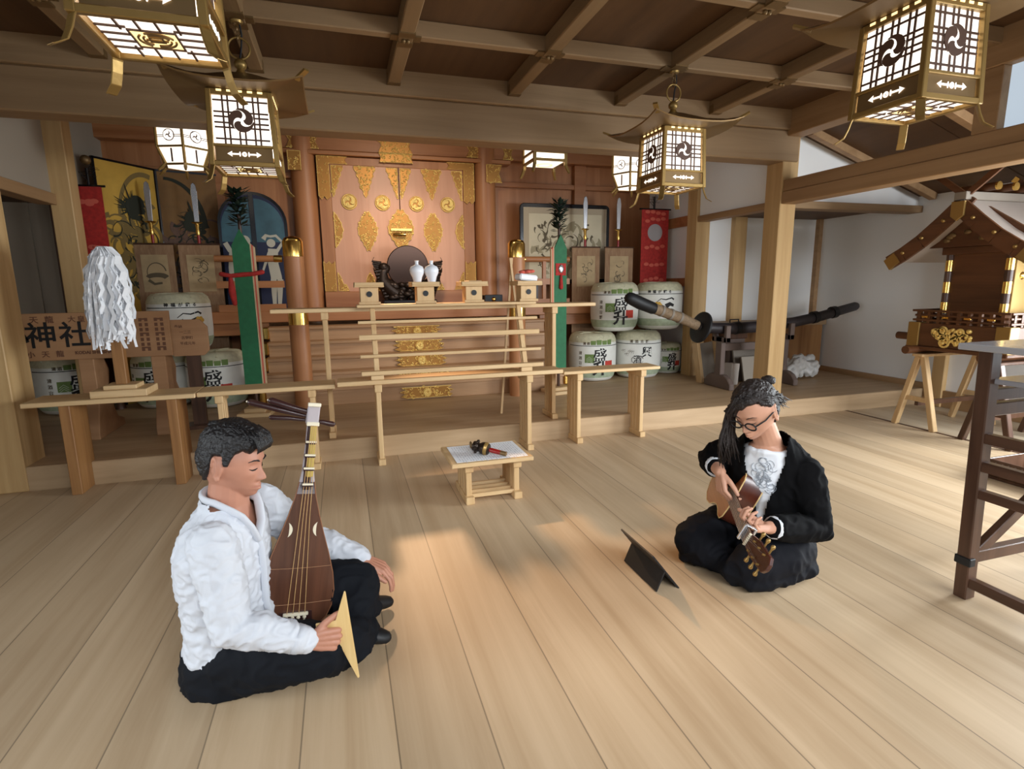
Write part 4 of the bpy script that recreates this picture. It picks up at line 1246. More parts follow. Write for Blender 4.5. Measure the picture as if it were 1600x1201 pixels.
# ------------------------------------------------------------------ screens and paintings behind
def dragon(mb_green, mb_ochre, seed, w_, z0, z1):
    rr = random.Random(seed)
    for k in range(70):
        x, z = rr.uniform(-w_ * .36, w_ * .36), rr.uniform(z0, z0 + (z1 - z0) * .66)
        a = rr.uniform(0, 6)
        stroke(mb_ochre, arc(x, z, rr.uniform(.05, .13), a, a + rr.uniform(1.5, 3.5), 10), rr.uniform(.03, .07), .012, -.0135 - .00004 * k)
    for k in range(40):
        x, z = rr.uniform(-w_ * .36, w_ * .36), rr.uniform(z0, z0 + (z1 - z0) * .72)
        a = rr.uniform(0, 6)
        stroke(mb_green, arc(x, z, rr.uniform(.04, .12), a, a + rr.uniform(1.0, 2.6), 9), rr.uniform(.012, .035), .003, -.0168 - .00005 * k)
    hx, hz_ = .02, z0 + (z1 - z0) * .70
    for k in range(26):
        a = rr.uniform(1.2, 4.2); l = rr.uniform(.08, .2)
        stroke(mb_green, [(hx, hz_), (hx + l * .6 * math.cos(a), hz_ + l * .6 * math.sin(a)), (hx + l * math.cos(a), hz_ + l * math.sin(a) + .02)], rr.uniform(.015, .03), .002, -.019 - .0001 * k)
    for k in range(8):
        stroke(mb_green, arc(hx + rr.uniform(-.05, .08), hz_ + rr.uniform(-.08, .05), .05, 0, 5.5, 12), .06, .03, -.022 - .0001 * k)
scr = thing('folding_screen', 'two-leaf gold folding screen painted with a dark dragon at the far left', 'screen', (-1.76, 6.78, .161))
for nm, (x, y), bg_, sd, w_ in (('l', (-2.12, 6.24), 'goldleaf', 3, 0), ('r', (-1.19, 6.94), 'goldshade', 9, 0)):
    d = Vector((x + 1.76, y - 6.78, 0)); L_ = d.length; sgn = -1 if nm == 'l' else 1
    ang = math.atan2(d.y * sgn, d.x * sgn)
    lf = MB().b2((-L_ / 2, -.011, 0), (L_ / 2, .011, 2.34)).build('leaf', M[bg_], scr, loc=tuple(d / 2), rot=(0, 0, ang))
    MB().b2((-L_ / 2, -.0145, 0), (-L_ / 2 + .02, .014, 2.345)).b2((L_ / 2 - .02, -.0145, 0), (L_ / 2, .014, 2.345)).b2((-L_ / 2, -.0145, 2.325), (L_ / 2, .014, 2.345)).build('black_border', M['blacklac'], lf)
    g, oc = MB(), MB()
    if nm == 'l':
        dragon(g, oc, sd, L_, 1.1, 2.3)
        stroke(oc, arc(.18, 1.80, .30, PI * .42, PI * .98, 18, .46), .05, .03, -.0132)
    else:
        dragon(g, oc, sd, L_, 1.0, 2.2)
        stroke(g, arc(-.22, 1.80, .34, 0, PI * .5, 14, .46), .05, .03, -.0165)
    oc.build('painted_ochre', M['scale'] if nm == 'l' else M['shrinebrown'], lf)  # browner paint on the right leaf follows its painted-in shade
    g.build('painted_green', M['pine'], lf)

# arched two-part painting
ap = thing('arched_painting', 'arched blue-black painting of pale figures behind the green silk pole', 'painting', (-.86, 6.72, 1.051))
hw, sh, top = .345, .93, 1.255
def arch(hw, sh, top, n=16):
    return [(-hw, 0), (hw, 0)] + [(hw * math.cos(PI * k / n), sh + (top - sh) * math.sin(PI * k / n)) for k in range(n + 1)]
FX = Matrix.Rotation(PI / 2, 4, 'X')
MB().prism(arch(hw, sh, top), -.02, .012, FX).build('frame', M['blacklac'], ap)
MB().prism(arch(hw - .028, sh, top - .032), .012, .014, FX).build('night_sky', mat('deep_blue_paint', S(20, 28, 58), .5), ap)
for sg in (-1, 1):
    P = [(sg * .026, sh - .20)] + [(sg * (.026 + (hw - .056) * math.cos(PI / 2 * k / 8)), (sh - .06) + (top - sh - .01) * math.sin(PI / 2 * k / 8) if k else sh - .20) for k in range(9)]
    P = P[::-1]
    MB().prism(P if sg < 0 else P[::-1], .014, .0152, FX).build('sky_paint', mat('teal_sky_paint', S(54, 88, 100), .5, var=.3, vscale=5), ap)
MB().b2((-.022, -.022, 0), (.022, -.012, top - .02)).build('divider', M['blacklac'], ap)
pale = mat('pale_figure_paint', S(176, 172, 156), .6)
f = MB()
Y_ = -.0156
stroke(f, [(.18, .66), (.17, .50), (.19, .36), (.19, .30)], .10, .12, Y_)
stroke(f, [(.165, .33), (.155, .18), (.15, .02)], .07, .035, Y_ - .0002)
stroke(f, [(.225, .33), (.215, .18), (.20, .02)], .07, .035, Y_ - .0002)
f.prism(circle(.165, .72, .045, 14), .0157, .016, FX)
stroke(f, [(.21, .62), (.285, .73), (.22, .80), (.16, .79)], .035, .025, Y_ - .0003)
stroke(f, [(.14, .62), (.09, .50), (.06, .42)], .035, .02, Y_ - .0003)
stroke(f, [(.09, .76), (.12, .80), (.17, .79)], .05, .02, Y_ - .0001)
f.build('pale_figure', pale, ap)
f = MB()
stroke(f, [(-.2, .62), (-.22, .46), (-.22, .30)], .12, .12, Y_)
stroke(f, [(-.22, .32), (-.23, .16), (-.235, .02)], .08, .04, Y_ - .0002)
f.prism(circle(-.10, .74, .06, 14), .0157, .016, FX)
stroke(f, [(-.15, .62), (-.08, .70), (-.05, .62)], .06, .05, Y_ - .0003)
stroke(f, [(-.29, .72), (-.25, .64), (-.2, .62)], .05, .05, Y_ - .0003)
f.build('pale_figure', pale, ap)

# framed ink painting on the right
fp = thing('framed_painting', 'ink painting of cranes and pine in a rounded black lacquer frame, right of shrine', 'painting', (2.79, 6.72, 1.30))
fw, fh = .612, .985
for x in (-.4, .4):
    MB().b2((x - .02, -.03, -.249), (x + .02, .03, .02)).build('easel_foot', M['darkwood'], fp)
rc = lambda w_, h_, r: [(sx * (w_ - r) + r * math.cos(a), (h_ if sz > 0 else 0) - sz * r + r * math.sin(a)) for sx, sz, a0 in ((1, -1, -PI / 2), (1, 1, 0), (-1, 1, PI / 2), (-1, -1, PI)) for a in [a0 + PI / 2 * k / 5 for k in range(6)]]
MB().prism(rc(fw, fh, .06), -.02, .018, FX).build('frame', M['blacklac'], fp, bevel=.006)
MB().prism([(-fw + .045, .05), (fw - .045, .05), (fw - .045, fh - .05), (-fw + .045, fh - .05)], .018, .021, FX).build('mount', mat('tan_mount', S(176, 160, 134), .7), fp)
MB().prism([(-fw + .115, .05), (fw - .115, .05), (fw - .115, fh - .125), (-fw + .115, fh - .125)], .021, .023, FX).build('painting_paper', mat('old_paper', S(206, 194, 164), .7, var=.1, vscale=4), fp)
mb = MB(); rr = random.Random(12)
for k in range(46):
    x, z = rr.uniform(-.38, .42), rr.uniform(.10, .78)
    if abs(x) < .12 and z > .6: continue
    a = rr.uniform(0, 6)
    stroke(mb, arc(x, z, rr.uniform(.03, .10), a, a + rr.uniform(.8, 2.4), 8), rr.uniform(.012, .045), .004, -.0233 - .00005 * k)
mb.build('ink_strokes', M['inkgrey'], fp)
mb = MB()
for k in range(40):
    x, z = rr.uniform(-.40, .40), rr.uniform(.08, .66)
    a = rr.uniform(0, 6)
    stroke(mb, arc(x, z, rr.uniform(.05, .13), a, a + rr.uniform(.8, 2.4), 8), rr.uniform(.05, .10), .01, -.02305 - .000003 * k)
mb.build('ink_wash', mat('pale_ink_wash', S(160, 148, 118), .8), fp)

# ------------------------------------------------------------------ signboard, plaque, paper wand
sb = thing('signboard', 'long tan wooden signboard with big black characters on a shaped stand', 'sign', (-1.76, 4.92, .161))
bd = MB().b2((-.60, -.018, .615), (.465, .018, .965)).build('board', M['sign'], sb, bevel=.003)
def write(parent, s, size, x, z, bold=.0, mm='ink', y=-.0185, nm='lettering'):
    o = text_mb(s, size, .001, bold, 2).build(nm, M[mm], parent)
    o.matrix_local = front(x, y, z)
    return o
write(bd, '小', .19, -.545, .79, .003)
write(bd, '神', .20, -.375, .79, .003)
write(bd, '社', .20, -.165, .79, .003)
for i, c_ in enumerate('大天龍'):
    write(bd, c_, .055, -.50 + .095 * i, .915, .001, 'inkbrown')
for i, c_ in enumerate('大皇'):
    write(bd, c_, .05, -.17 + .06 * i, .915, .001, 'inkbrown')
for i, c_ in enumerate('小天龍'):
    write(bd, c_, .05, -.455 + .09 * i, .66, .001, 'inkbrown')
write(bd, 'KODAI SHINSHA', .032, -.06, .665, .0015, 'inkbrown')
ld = MB()
for x in (.27, .31, .375, .415):
    z = .66
    for k in range(7):
        ld.b2((x - .011, -.0192, z), (x + .011, -.018, z + .026)); z += .038
for x in (.29, .395):
    for z in (.68, .79, .90):
        ld.b2((x - .03, -.0193, z), (x + .03, -.018, z + .012))
ld.build('column_lettering', M['inkbrown'], bd)
for x in (-.12, .36):
    pr = [(-.10, 0), (.42, 0), (.42, .06), (.30, .10), (.24, .2), (.27, .30), (.20, .38), (.24, .5), (.16, .615), (-.02, .615), (-.02, .3), (-.10, .06)]
    leg = MB().prism(pr, -.05, .05, Matrix.Translation((x, 0, 0)) @ Matrix.Rotation(PI / 2, 4, 'Z') @ Matrix.Rotation(PI / 2, 4, 'X'))
    leg.build('stand_leg', M['sign'], sb, bevel=.004)
pq = thing('plaque', 'small brown plaque with clipped corners and tiny writing beside the signboard', 'plaque', (-1.175, 4.97, .161))
MB().prism([(-.13, .60), (.09, .60), (.13, .64), (.13, .83), (.08, .89), (-.13, .89)], -.012, .012, FX).build('board', M['sign'], pq, bevel=.003)
for i, (s_, x, z) in enumerate((('奉納', -.075, .835), ('一二三', -.03, .79), ('吉野町', -.02, .745), ('平成元年', -.02, .70))):
    write(pq, s_, .028, x, z, .0003, 'inkbrown', -.0125, 'small_lettering')
MB().b2((-.05, .012, 0), (.05, .05, .80)).b2((-.1, -.06, 0), (.1, .12, .03)).build('prop', M['darkwood'], pq)

on = thing('paper_wand', 'big white paper-streamer wand standing on the left bench', 'wand', (-1.40, 4.14, .616))
MB().b2((-.155, -.11, 0), (.16, .125, .045)).build('base', M['hinoki'], on, bevel=.003)
MB().b2((-.09, -.075, .045), (.095, .08, .072)).build('upper_base', M['hinoki'], on, bevel=.003)
MB().b2((-.032, -.03, .072), (.032, .03, .36)).build('post', M['legdark'], on, bevel=.003)
MB().lathe([(.014, .36), (.012, .90)], 10).build('shaft', M['hinokiZ'], on, smooth=True)
mb = MB(); rr = random.Random(21)
for k in range(360):
    a = rr.uniform(0, 2 * PI); ln = (rr.uniform(.52, .64) if k % 2 else rr.uniform(.2, .6)) if k > 60 else rr.uniform(.06, .2)
    w0 = rr.uniform(.018, .034); R0 = .025 + rr.uniform(0, .02); Rm = rr.uniform(.03, .128)
    d = Vector((math.cos(a), math.sin(a), 0)); tn = Vector((-d.y, d.x, 0))
    top_ = .945 - rr.uniform(0, .03)
    n = max(4, int(ln / .055)); L_, R2 = [], []
    ph = rr.uniform(0, 6); sw = rr.uniform(-.03, .03)
    for i in range(n + 1):
        t_ = i / n; s_ = ln * t_
        r = R0 + (Rm - R0) * (1 - math.exp(-s_ / .12)) + (.008 if i % 2 else -.004)
        c_ = d * r + tn * (sw * t_ + (.008 if i % 2 else -.008)) + Vector((0, 0, top_ - s_ * (.90 + .1 * math.sin(ph))))
        c_.x -= .02 * t_
        yw = tn * (w0 / 2 * math.cos(ph)) + d * (w0 / 2 * math.sin(ph) * .7)
        L_.append(c_ + yw); R2.append(c_ - yw)
    th = d * .0008
    vs = [p for q in zip(L_, R2) for p in q]
    fs = [(2 * i, 2 * i + 1, 2 * i + 3, 2 * i + 2) for i in range(n)]
    mb.add(vs, fs)
mb.build('paper_streamers', M['white'], on)
# ------------------------------------------------------------------ portable shrine on trestles, right aisle
mk = thing('portable_shrine', 'brown portable shrine with gabled roof and gilt fittings on trestles, right edge', 'portable shrine', (5.18, 3.235, 0.70))
bs = MB().b2((-.38, -.38, .03), (.38, .38, .23)).b2((-.40, -.40, .0), (.40, .40, .03)).build('base', M['shrinebrown'], mk, bevel=.006)
for sx in (-1, 1):
    for sy in (-1, 1):
        MB().b2((sx * .345 - .05, sy * .345 - .05, .025), (sx * .345 + .05, sy * .345 + .05, .235)).build('gilt_corner', M['brass'], bs, bevel=.004)
for rz_, y in ((-PI / 2, 0),):
    g = MB(); rr = random.Random(3)
    for k in range(16):
        g.ring((rr.uniform(-.14, .14), rr.uniform(-.05, .05), .008), rr.uniform(.02, .04), .010, 'Z', 14, 6)
    for k in range(26):
        g.ell((rr.uniform(-.17, .17), rr.uniform(-.06, .06), .006), (.018, .018, .014), 8, 5)
    g.build('gilt_cloud', M['gold'], bs, smooth=True).matrix_local = Matrix.Translation((-.382, 0.02, .125)) @ Matrix.Rotation(-PI / 2, 4, 'Z') @ Matrix.Rotation(PI / 2, 4, 'X')
    g = MB().prism([(-.14, -.05), (.14, -.05), (.14, .05), (-.14, .05)], 0, .006)
    relief(g, [(-.14, -.05), (.14, -.05), (.14, .05), (-.14, .05)], 30, 4)
    g.build('gilt_plate', M['gold'], bs, smooth=True).matrix_local = Matrix.Translation((0, -.382, .125)) @ Matrix.Rotation(PI / 2, 4, 'X')
for z, r in ((.255, .37), (.295, .36), (.335, .375)):
    q = MB()
    for sg in (-1, 1):
        q.b2((-r, sg * r - .011, z - .009), (r, sg * r + .011, z + .009)).b2((sg * r - .011, -r, z - .009), (sg * r + .011, r, z + .009))
    q.build('terrace_rail', M['shrinebrown'], mk, bevel=.003)
for k in range(9):
    v = -.32 + .08 * k
    for sg in (-1, 1):
        MB().b2((v - .012, sg * .362 - .012, .23), (v + .012, sg * .362 + .012, .33)).build('baluster', M['shrinebrown'], mk)
        MB().b2((sg * .362 - .012, v - .012, .23), (sg * .362 + .012, v + .012, .33)).build('baluster', M['shrinebrown'], mk)
for k in range(4):
    MB().b2((-.386, -.27 + .17 * k, .275), (-.372, -.22 + .17 * k, .29)).build('gilt_rail_tip', M['goldsm'], mk)
bo = MB().b2((-.22, -.22, .23), (.22, .22, .82)).build('body', M['shrinebrown'], mk, bevel=.003)
for sx in (-1, 1):
    for sy in (-1, 1):
        pl = MB().lathe([(.028, .30), (.028, .84)], 14, Matrix.Translation((sx * .225, sy * .225, 0))).build('pillar', M['darkwood'], bo, smooth=True)
        gb = MB()
        for z in (.36, .53, .71):
            MB().lathe([(.030, z - .045), (.030, z + .045)], 14, Matrix.Translation((sx * .225, sy * .225, 0))).build('gilt_band', M['goldsm'], bo, smooth=True)
MB().b2((-.17, -.235, .32), (.17, -.218, .76)).build('gilt_door', M['brass'], bo, bevel=.004)
MB().lathe([(.03, 0), (.02, .012), (.0, .016)], 16).build('door_boss', M['goldsm'], bo, smooth=True).matrix_local = Matrix.Translation((-.09, -.236, .62)) @ Matrix.Rotation(PI / 2, 4, 'X')
MB().b2((-.27, -.27, .80), (.27, .27, .86)).b2((-.24, -.30, .86), (.24, .30, .90)).build('bracket_course', M['shrinebrown'], mk, bevel=.004)
# roof, ridge along x, gable facing -X
ez, az, hw = .80, 1.215, .545
rx0, rx1 = -.50, .50
crv = [(0, az), (.14, az - .13), (.28, az - .25), (.42, az - .345), (hw, ez)]
rf = MB()
for sg in (-1, 1):
    vs = [(x, sg * y, z + dz) for x in (rx0, rx1) for dz in (0, -.05) for y, z in crv]
    n = len(crv); fs = []
    for i in range(n - 1):
        fs += [(i, i + 1, 2 * n + i + 1, 2 * n + i), (n + i, n + i + 1, 3 * n + i + 1, 3 * n + i), (i, i + 1, n + i + 1, n + i), (2 * n + i, 2 * n + i + 1, 3 * n + i + 1, 3 * n + i)]
    fs += [(n - 1, 2 * n - 1, 4 * n - 1, 3 * n - 1), (0, n, 3 * n, 2 * n)]
    rf.add(vs, fs)
ro = rf.build('roof', mat('pale_copper_roof', S(196, 184, 174), .4, .3), mk)
for sg in (-1, 1):
    for x in (rx0 - .012, rx1 + .012):
        bb = MB()
        for i in range(len(crv) - 1):
            (y0, z0), (y1, z1) = crv[i], crv[i + 1]
            bb.bar((x, sg * y0, z0 - .055), (x, sg * y1, z1 - .055), .024, .12, (0, 0, 1))
        bb.build('barge_board', M['shrinebrown'], ro)
    for t_ in (.11, .27, .42):
        zz = az - (t_ / hw) * (az - ez) - .07
        MB().lathe([(.016, 0), (.010, .012), (0, .014)], 12).build('gilt_stud', M['brass'], ro, smooth=True).matrix_local = Matrix.Translation((rx0 - .025, sg * t_, zz)) @ Matrix.Rotation(-PI / 2, 4, 'Y')
    MB().bar((rx0 - .02, sg * (hw - .08), ez - .01), (rx0 - .02, sg * (hw + .005), ez - .075), .03, .10).build('gilt_tip', M['brass'], ro)
MB().prism([(-.05, az - .13), (.0, az - .17), (.05, az - .13), (.05, az - .02), (-.05, az - .02)], 0, .02, Matrix.Translation((rx0 - .045, 0, 0)) @ Matrix.Rotation(PI / 2, 4, 'Z') @ Matrix.Rotation(PI / 2, 4, 'X')).build('gilt_apex', M['brass'], ro, bevel=.003)
gb = MB().add([(-.30, -.5, .86), (-.30, .5, .86), (-.30, 0, 1.2), (-.27, -.5, .86), (-.27, .5, .86), (-.27, 0, 1.2)], [(0, 1, 2), (5, 4, 3), (0, 3, 4, 1), (1, 4, 5, 2), (2, 5, 3, 0)])
gb.build('gable_board', M['shrinebrown'], mk)
g = MB(); rr = random.Random(8)
for k in range(20):
    a = rr.uniform(-.22, .22); z = rr.uniform(.9, 1.1 - abs(a) * .6)
    g.ell((-.305, a, z), (.014, .03, .02), 8, 5)
g.build('carved_relief', M['brassdk'], mk, smooth=True)
MB().b2((rx0 - .03, -.045, az - .01), (rx1 + .03, .045, az + .05)).build('ridge_box', M['stone'], ro, bevel=.004)
for k in range(5):
    kx = rx0 + .18 + .19 * k
    lg = MB().tube([(kx, -.12, az + .085), (kx, .12, az + .085)], .03, 12).build('ridge_log', M['shrinebrown'], ro, smooth=True)
    MB().tube([(kx, -.135, az + .085), (kx, -.12, az + .085)], .031, 12).build('gilt_end', M['goldsm'], lg)
    MB().tube([(kx, .12, az + .085), (kx, .135, az + .085)], .031, 12).build('gilt_end', M['goldsm'], lg)
for sg in (-1, 1):
    for x in (rx0 + .03, rx1 - .03):
        ch_ = MB().bar((x + .01 * sg, -sg * .06, az - .03), (x + .01 * sg, sg * .24, az + .21), .02, .045).build('crossed_finial', M['shrinebrown'], ro)
        MB().bar((x + .01 * sg, sg * .235, az + .206), (x + .01 * sg, sg * .27, az + .234), .022, .048).build('gilt_tip', M['goldsm'], ch_)
for y in (-.30, .30):
    MB().tube([(-.52, y, -.0), (.75, y, -.0)], .035, 12).build('carrying_pole', M['shrinebrown'], mk, smooth=True)
MB().tube([(-.30, -.55, .10), (-.30, .55, .10)], .033, 12).build('carrying_pole', M['shrinebrown'], mk, smooth=True)

def trestle(label, x, y, m_):
    t = thing('trestle', label, 'trestle', (x, y, 0), 0, 'trestles under the portable shrine')
    for xx in (-.36, .36):
        for sg in (-1, 1):
            MB().bar((xx, sg * .175, 0), (xx, sg * .02, .640), .045, .05, (1, 0, 0)).build('leg', M[m_], t, bevel=.004)
        MB().b2((xx - .015, -.125, .24), (xx + .015, .125, .28)).build('tie', M[m_], t)
    MB().b2((-.42, -.045, .64), (.42, .045, .664)).build('beam', M[m_], t, bevel=.004)
    MB().b2((-.36, -.015, .20), (.36, .015, .24)).build('stretcher', M['darkwood'], t)
    return t
trestle('pale wooden A-frame trestle under the far end of the portable shrine', 5.18, 3.50, 'hinokiZ')
trestle('dark wooden A-frame trestle under the near end of the portable shrine', 5.18, 2.92, 'darkwood')

# ------------------------------------------------------------------ tall dark stand (drum stand with slatted sides) at the right edge
ls = thing('slatted_stand', 'tall dark brown slatted stand with pale top at the right edge', 'stand', (2.40, 1.45, 0))
lx, ly = .68, -.72
for x, y in ((0, 0), (lx, 0), (0, ly), (lx, ly)):
    MB().bar((x, y, 0), (x - .05, y, 1.03), .055, .05).build('leg', M['darkwood'], ls, bevel=.004)
for z, h in ((.075, .04), (.46, .036), (.575, .04), (.69, .04)):
    for x in (0, lx):
        dx = -.05 * z / 1.03
        MB().b2((x + dx - .018, ly, z - h / 2), (x + dx + .018, 0, z + h / 2)).build('side_rail', M['darkwoodY'], ls, bevel=.003)
for z, h in ((.18, .05), (.80, .05), (.86, .045)):
    for y in (0, ly):
        dx = -.05 * z / 1.03
        MB().b2((dx, y - .018, z - h / 2), (lx + dx, y + .018, z + h / 2)).build('cross_rail', M['darkwood'], ls, bevel=.003)
MB().bar((.0, 0.0, .17), (.62, .0, .60), .03, .045).build('brace', M['darkwood'], ls, bevel=.003)
MB().b2((-.045, ly, .905), (lx - .045, .0, .925)).build('shelf', mat('glossy_shelf', S(150, 150, 156), .18), ls, bevel=.003)
MB().b2((-.11, ly - .06, 1.03), (lx, .08, 1.055)).build('top_board', mat('glossy_top', S(168, 168, 172), .15), ls, bevel=.003)
MB().b2((-.062, -.033, .25), (-.03, .03, .285)).build('iron_clasp', M['black'], ls, bevel=.003, loc=(.02, .0, -.10))

tr = thing('lattice_tray', 'low dark box with a pale scallop pattern on the floor behind the stand', 'box', (4.27, 2.16, 0))
MB().b2((-.24, -.26, 0), (.24, .26, .02)).b2((-.24, -.26, .02), (-.225, .26, .13)).b2((.225, -.26, .02), (.24, .26, .13)).b2((-.24, -.26, .02), (.24, -.245, .13)).b2((-.24, .245, .02), (.24, .26, .13)).build('box_body', M['darkwood'], tr, bevel=.003)
sc_ = MB()
for k in range(7):
    yc = -.22 + .073 * k
    for r in (.036, .026, .015):
        sc_.tube([(-.243, yc + r * math.cos(PI * i / 8), .03 + r * 1.5 * math.sin(PI * i / 8)) for i in range(9)], .0035, 5)
    sc_.tube([(-.243, yc - .02, .075), (-.243, yc + .02, .115)], .004, 5).tube([(-.243, yc + .02, .075), (-.243, yc - .02, .115)], .004, 5)
sc_.build('scallop_pattern', M['stand'], tr)

# ------------------------------------------------------------------ giant sword and the things stacked round its stand
sw = thing('giant_sword', 'giant sword with tan wrapped hilt, round black guard and dark scabbard on a stand', 'sword', (2.79, 5.0, .161))
hz = lambda z: z - .161
MB().tube([(.03, 0, hz(1.13)), (.28, 0, hz(1.035)), (.60, 0, hz(.93)), (.80, 0, hz(.845))], [.05, .055, .055, .05], 16).build('hilt', M['hilt'], sw, smooth=True)
MB().tube([(.0, 0, hz(1.145)), (.10, 0, hz(1.10)), (.26, 0, hz(1.04))], [.062, .066, .062], 16, True).build('pommel', M['black'], sw, smooth=True)
for q in (.36, .47, .58):
    z = 1.135 - (q - .0) * .345
    MB().tube([(q - .012, 0, hz(z + .004)), (q + .012, 0, hz(z - .004))], .060, 14).build('hilt_ring', M['stone'], sw, smooth=True)
MB().lathe([(.05, -.02), (.15, -.022), (.168, -.01), (.168, .01), (.15, .022), (.05, .02)], 30).build('guard', M['black'], sw, smooth=True).matrix_local = Matrix.Translation((.845, 0, hz(.825))) @ Matrix.Rotation(PI / 2 + .28, 4, 'Y') 
MB().tube([(.86, 0, hz(.82)), (1.25, 0, hz(.80)), (1.65, 0, hz(.81)), (2.05, 0, hz(.84)), (2.45, 0, hz(.90)), (2.93, 0, hz(1.0))], [.055, .062, .062, .058, .056, .05], 16, True).build('scabbard', M['scabbard'], sw, smooth=True)
for q, z in ((1.30, .80), (1.78, .82), (2.35, .885), (2.62, .935)):
    MB().tube([(q - .03, 0, hz(z)), (q + .03, 0, hz(z + .008))], .068, 14).build('scabbard_band', M['black'], sw, smooth=True)
ss = thing('sword_stand', 'grey-brown wooden rack with rounded feet holding the giant sword', 'stand', (4.32, 5.0, .161))
for x in (-.42, .42):
    MB().prism([(-.22, 0), (.22, 0), (.22, .06), (.17, .12), (.10, .15), (-.10, .15), (-.17, .12), (-.22, .06)], -.03, .03, Matrix.Translation((x, 0, 0)) @ Matrix.Rotation(PI / 2, 4, 'Z') @ Matrix.Rotation(PI / 2, 4, 'X')).build('foot', M['stand'], ss, bevel=.008)
    MB().b2((x - .028, -.05, .12), (x + .028, .05, .555)).b2((x - .028, -.12, .50), (x + .028, -.075, .68)).b2((x - .028, .075, .50), (x + .028, .12, .68)).b2((x - .028, -.12, .50), (x + .028, .12, .555)).build('post', M['stand'], ss, bevel=.006)
MB().b2((-.42, -.02, .40), (.42, .02, .48)).build('cross_beam', M['stand'], ss, bevel=.004)
t = thing('leaning_frame', 'pale wooden frame leaning against the inner post beside the barrels', 'frame', (3.90, 5.32, .161))
tl = Matrix.Rotation(-.12, 4, 'Y') @ Matrix.Rotation(-.10, 4, 'X')
MB().b2((-.02, -.05, 0), (.02, .05, .46), tl).build('side', M['hinokiZ'], t, bevel=.003)
MB().b2((.02, -.05, 0), (.24, .05, .04), tl).build('bottom_rail', M['hinoki'], t, bevel=.003)
MB().b2((.24, -.05, 0), (.27, .05, .46), tl).build('side', M['hinokiZ'], t, bevel=.003)
MB().b2((.02, .03, .04), (.24, .04, .44), tl).build('back_panel', M['stone'], t)
tag(MB().b2((-.20, -.012, 0), (.20, .012, .40)).build('grey_board', M['stone'], None, bevel=.003, loc=(4.50, 5.24, .163), rot=(-.22, 0, .12)), 'large grey board leaning behind the sword stand left of the pillar', 'board')
tag(MB().b2((-.16, -.012, 0), (.16, .012, .30)).build('grey_board', mat('light_grey_board', S(158, 148, 134), .7), None, bevel=.003, loc=(4.47, 5.10, .163), rot=(-.24, 0, .05)), 'smaller pale grey board in front of the large grey board', 'board')
tag(MB().b2((-.07, -.05, 0), (.07, .05, .24)).build('carton', mat('white_carton', S(190, 180, 170), .7), None, bevel=.004, loc=(4.13, 5.10, .162), rot=(0, .08, .3)), 'small whitish carton between leaning frame and sword stand', 'carton')
t = thing('basket', 'dark square basket resting on the scabbard behind the sword', 'basket', (4.40, 5.425, .161))
MB().b2((-.13, -.09, .48), (.13, .09, .62)).build('body', M['darkwood'], t, bevel=.01)
MB().tube([(-.06, 0, .62), (-.06, 0, .70), (.06, 0, .70), (.06, 0, .62)], .008, 6).build('handle', M['black'], t)
MB().b2((-.10, -.08, 0), (.10, .08, .48)).build('box_under', M['stand'], t)
mb = MB(); rr = random.Random(31)
for k in range(26):
    mb.ell((rr.uniform(-.20, .22), rr.uniform(-.12, .12), rr.uniform(.05, .16)), (rr.uniform(.05, .10), rr.uniform(.05, .08), rr.uniform(.04, .10)), 10, 7)
pb = remesh(mb, .014, 2, .5, lambda p, n: p + n * (.02 * noise.noise(p * 22)))
pbz = min(v[2] for v in pb.v)
tag(smooth_all(pb.build('plastic_bag', M['plastic'], None, loc=(5.12, 5.14, .163 - pbz))), 'crumpled translucent plastic bag on the platform right of the pillar', 'bag')

# ------------------------------------------------------------------ tablet computer on the floor
tb = thing('tablet', 'black tablet computer propped on its folding cover on the floor', 'tablet', (1.32, 2.01, 0))
sl = Vector((-.135, 0, .172)).normalized()
ang = math.atan2(.135, .172)
RM = Matrix.Rotation(-ang, 4, 'Y')
body = MB().b2((-.008, -.14, 0.0), (.0, .14, .218), RM).build('slab', M['black'], tb, bevel=.002)
MB().b2((.0, -.13, .012), (.0008, .13, .206), RM).build('screen', mat('dark_screen', S(20, 24, 34), .1), body)
hx, hz_ = (sl * .115).x - .006, (sl * .115).z
MB().bar((hx, 0, hz_), (-.115, 0, .004), .28, .006, (0, 0, 1)).build('cover_flap', M['black'], tb)
for z in (.150, .185):
    MB().b2((-.0092, -.145 + .28 + .0, z), (-.0082, -.143 + .28, z + .018), RM).build('white_mark', M['cuttag'], body)
# ------------------------------------------------------------------ people
from mathutils.bvhtree import BVHTree

def sstep(a, b, x):
    t = max(0.0, min(1.0, (x - a) / (b - a)))
    return t * t * (3 - 2 * t)
def gs(v, c, s):
    return math.exp(-((v - c) / s) ** 2)

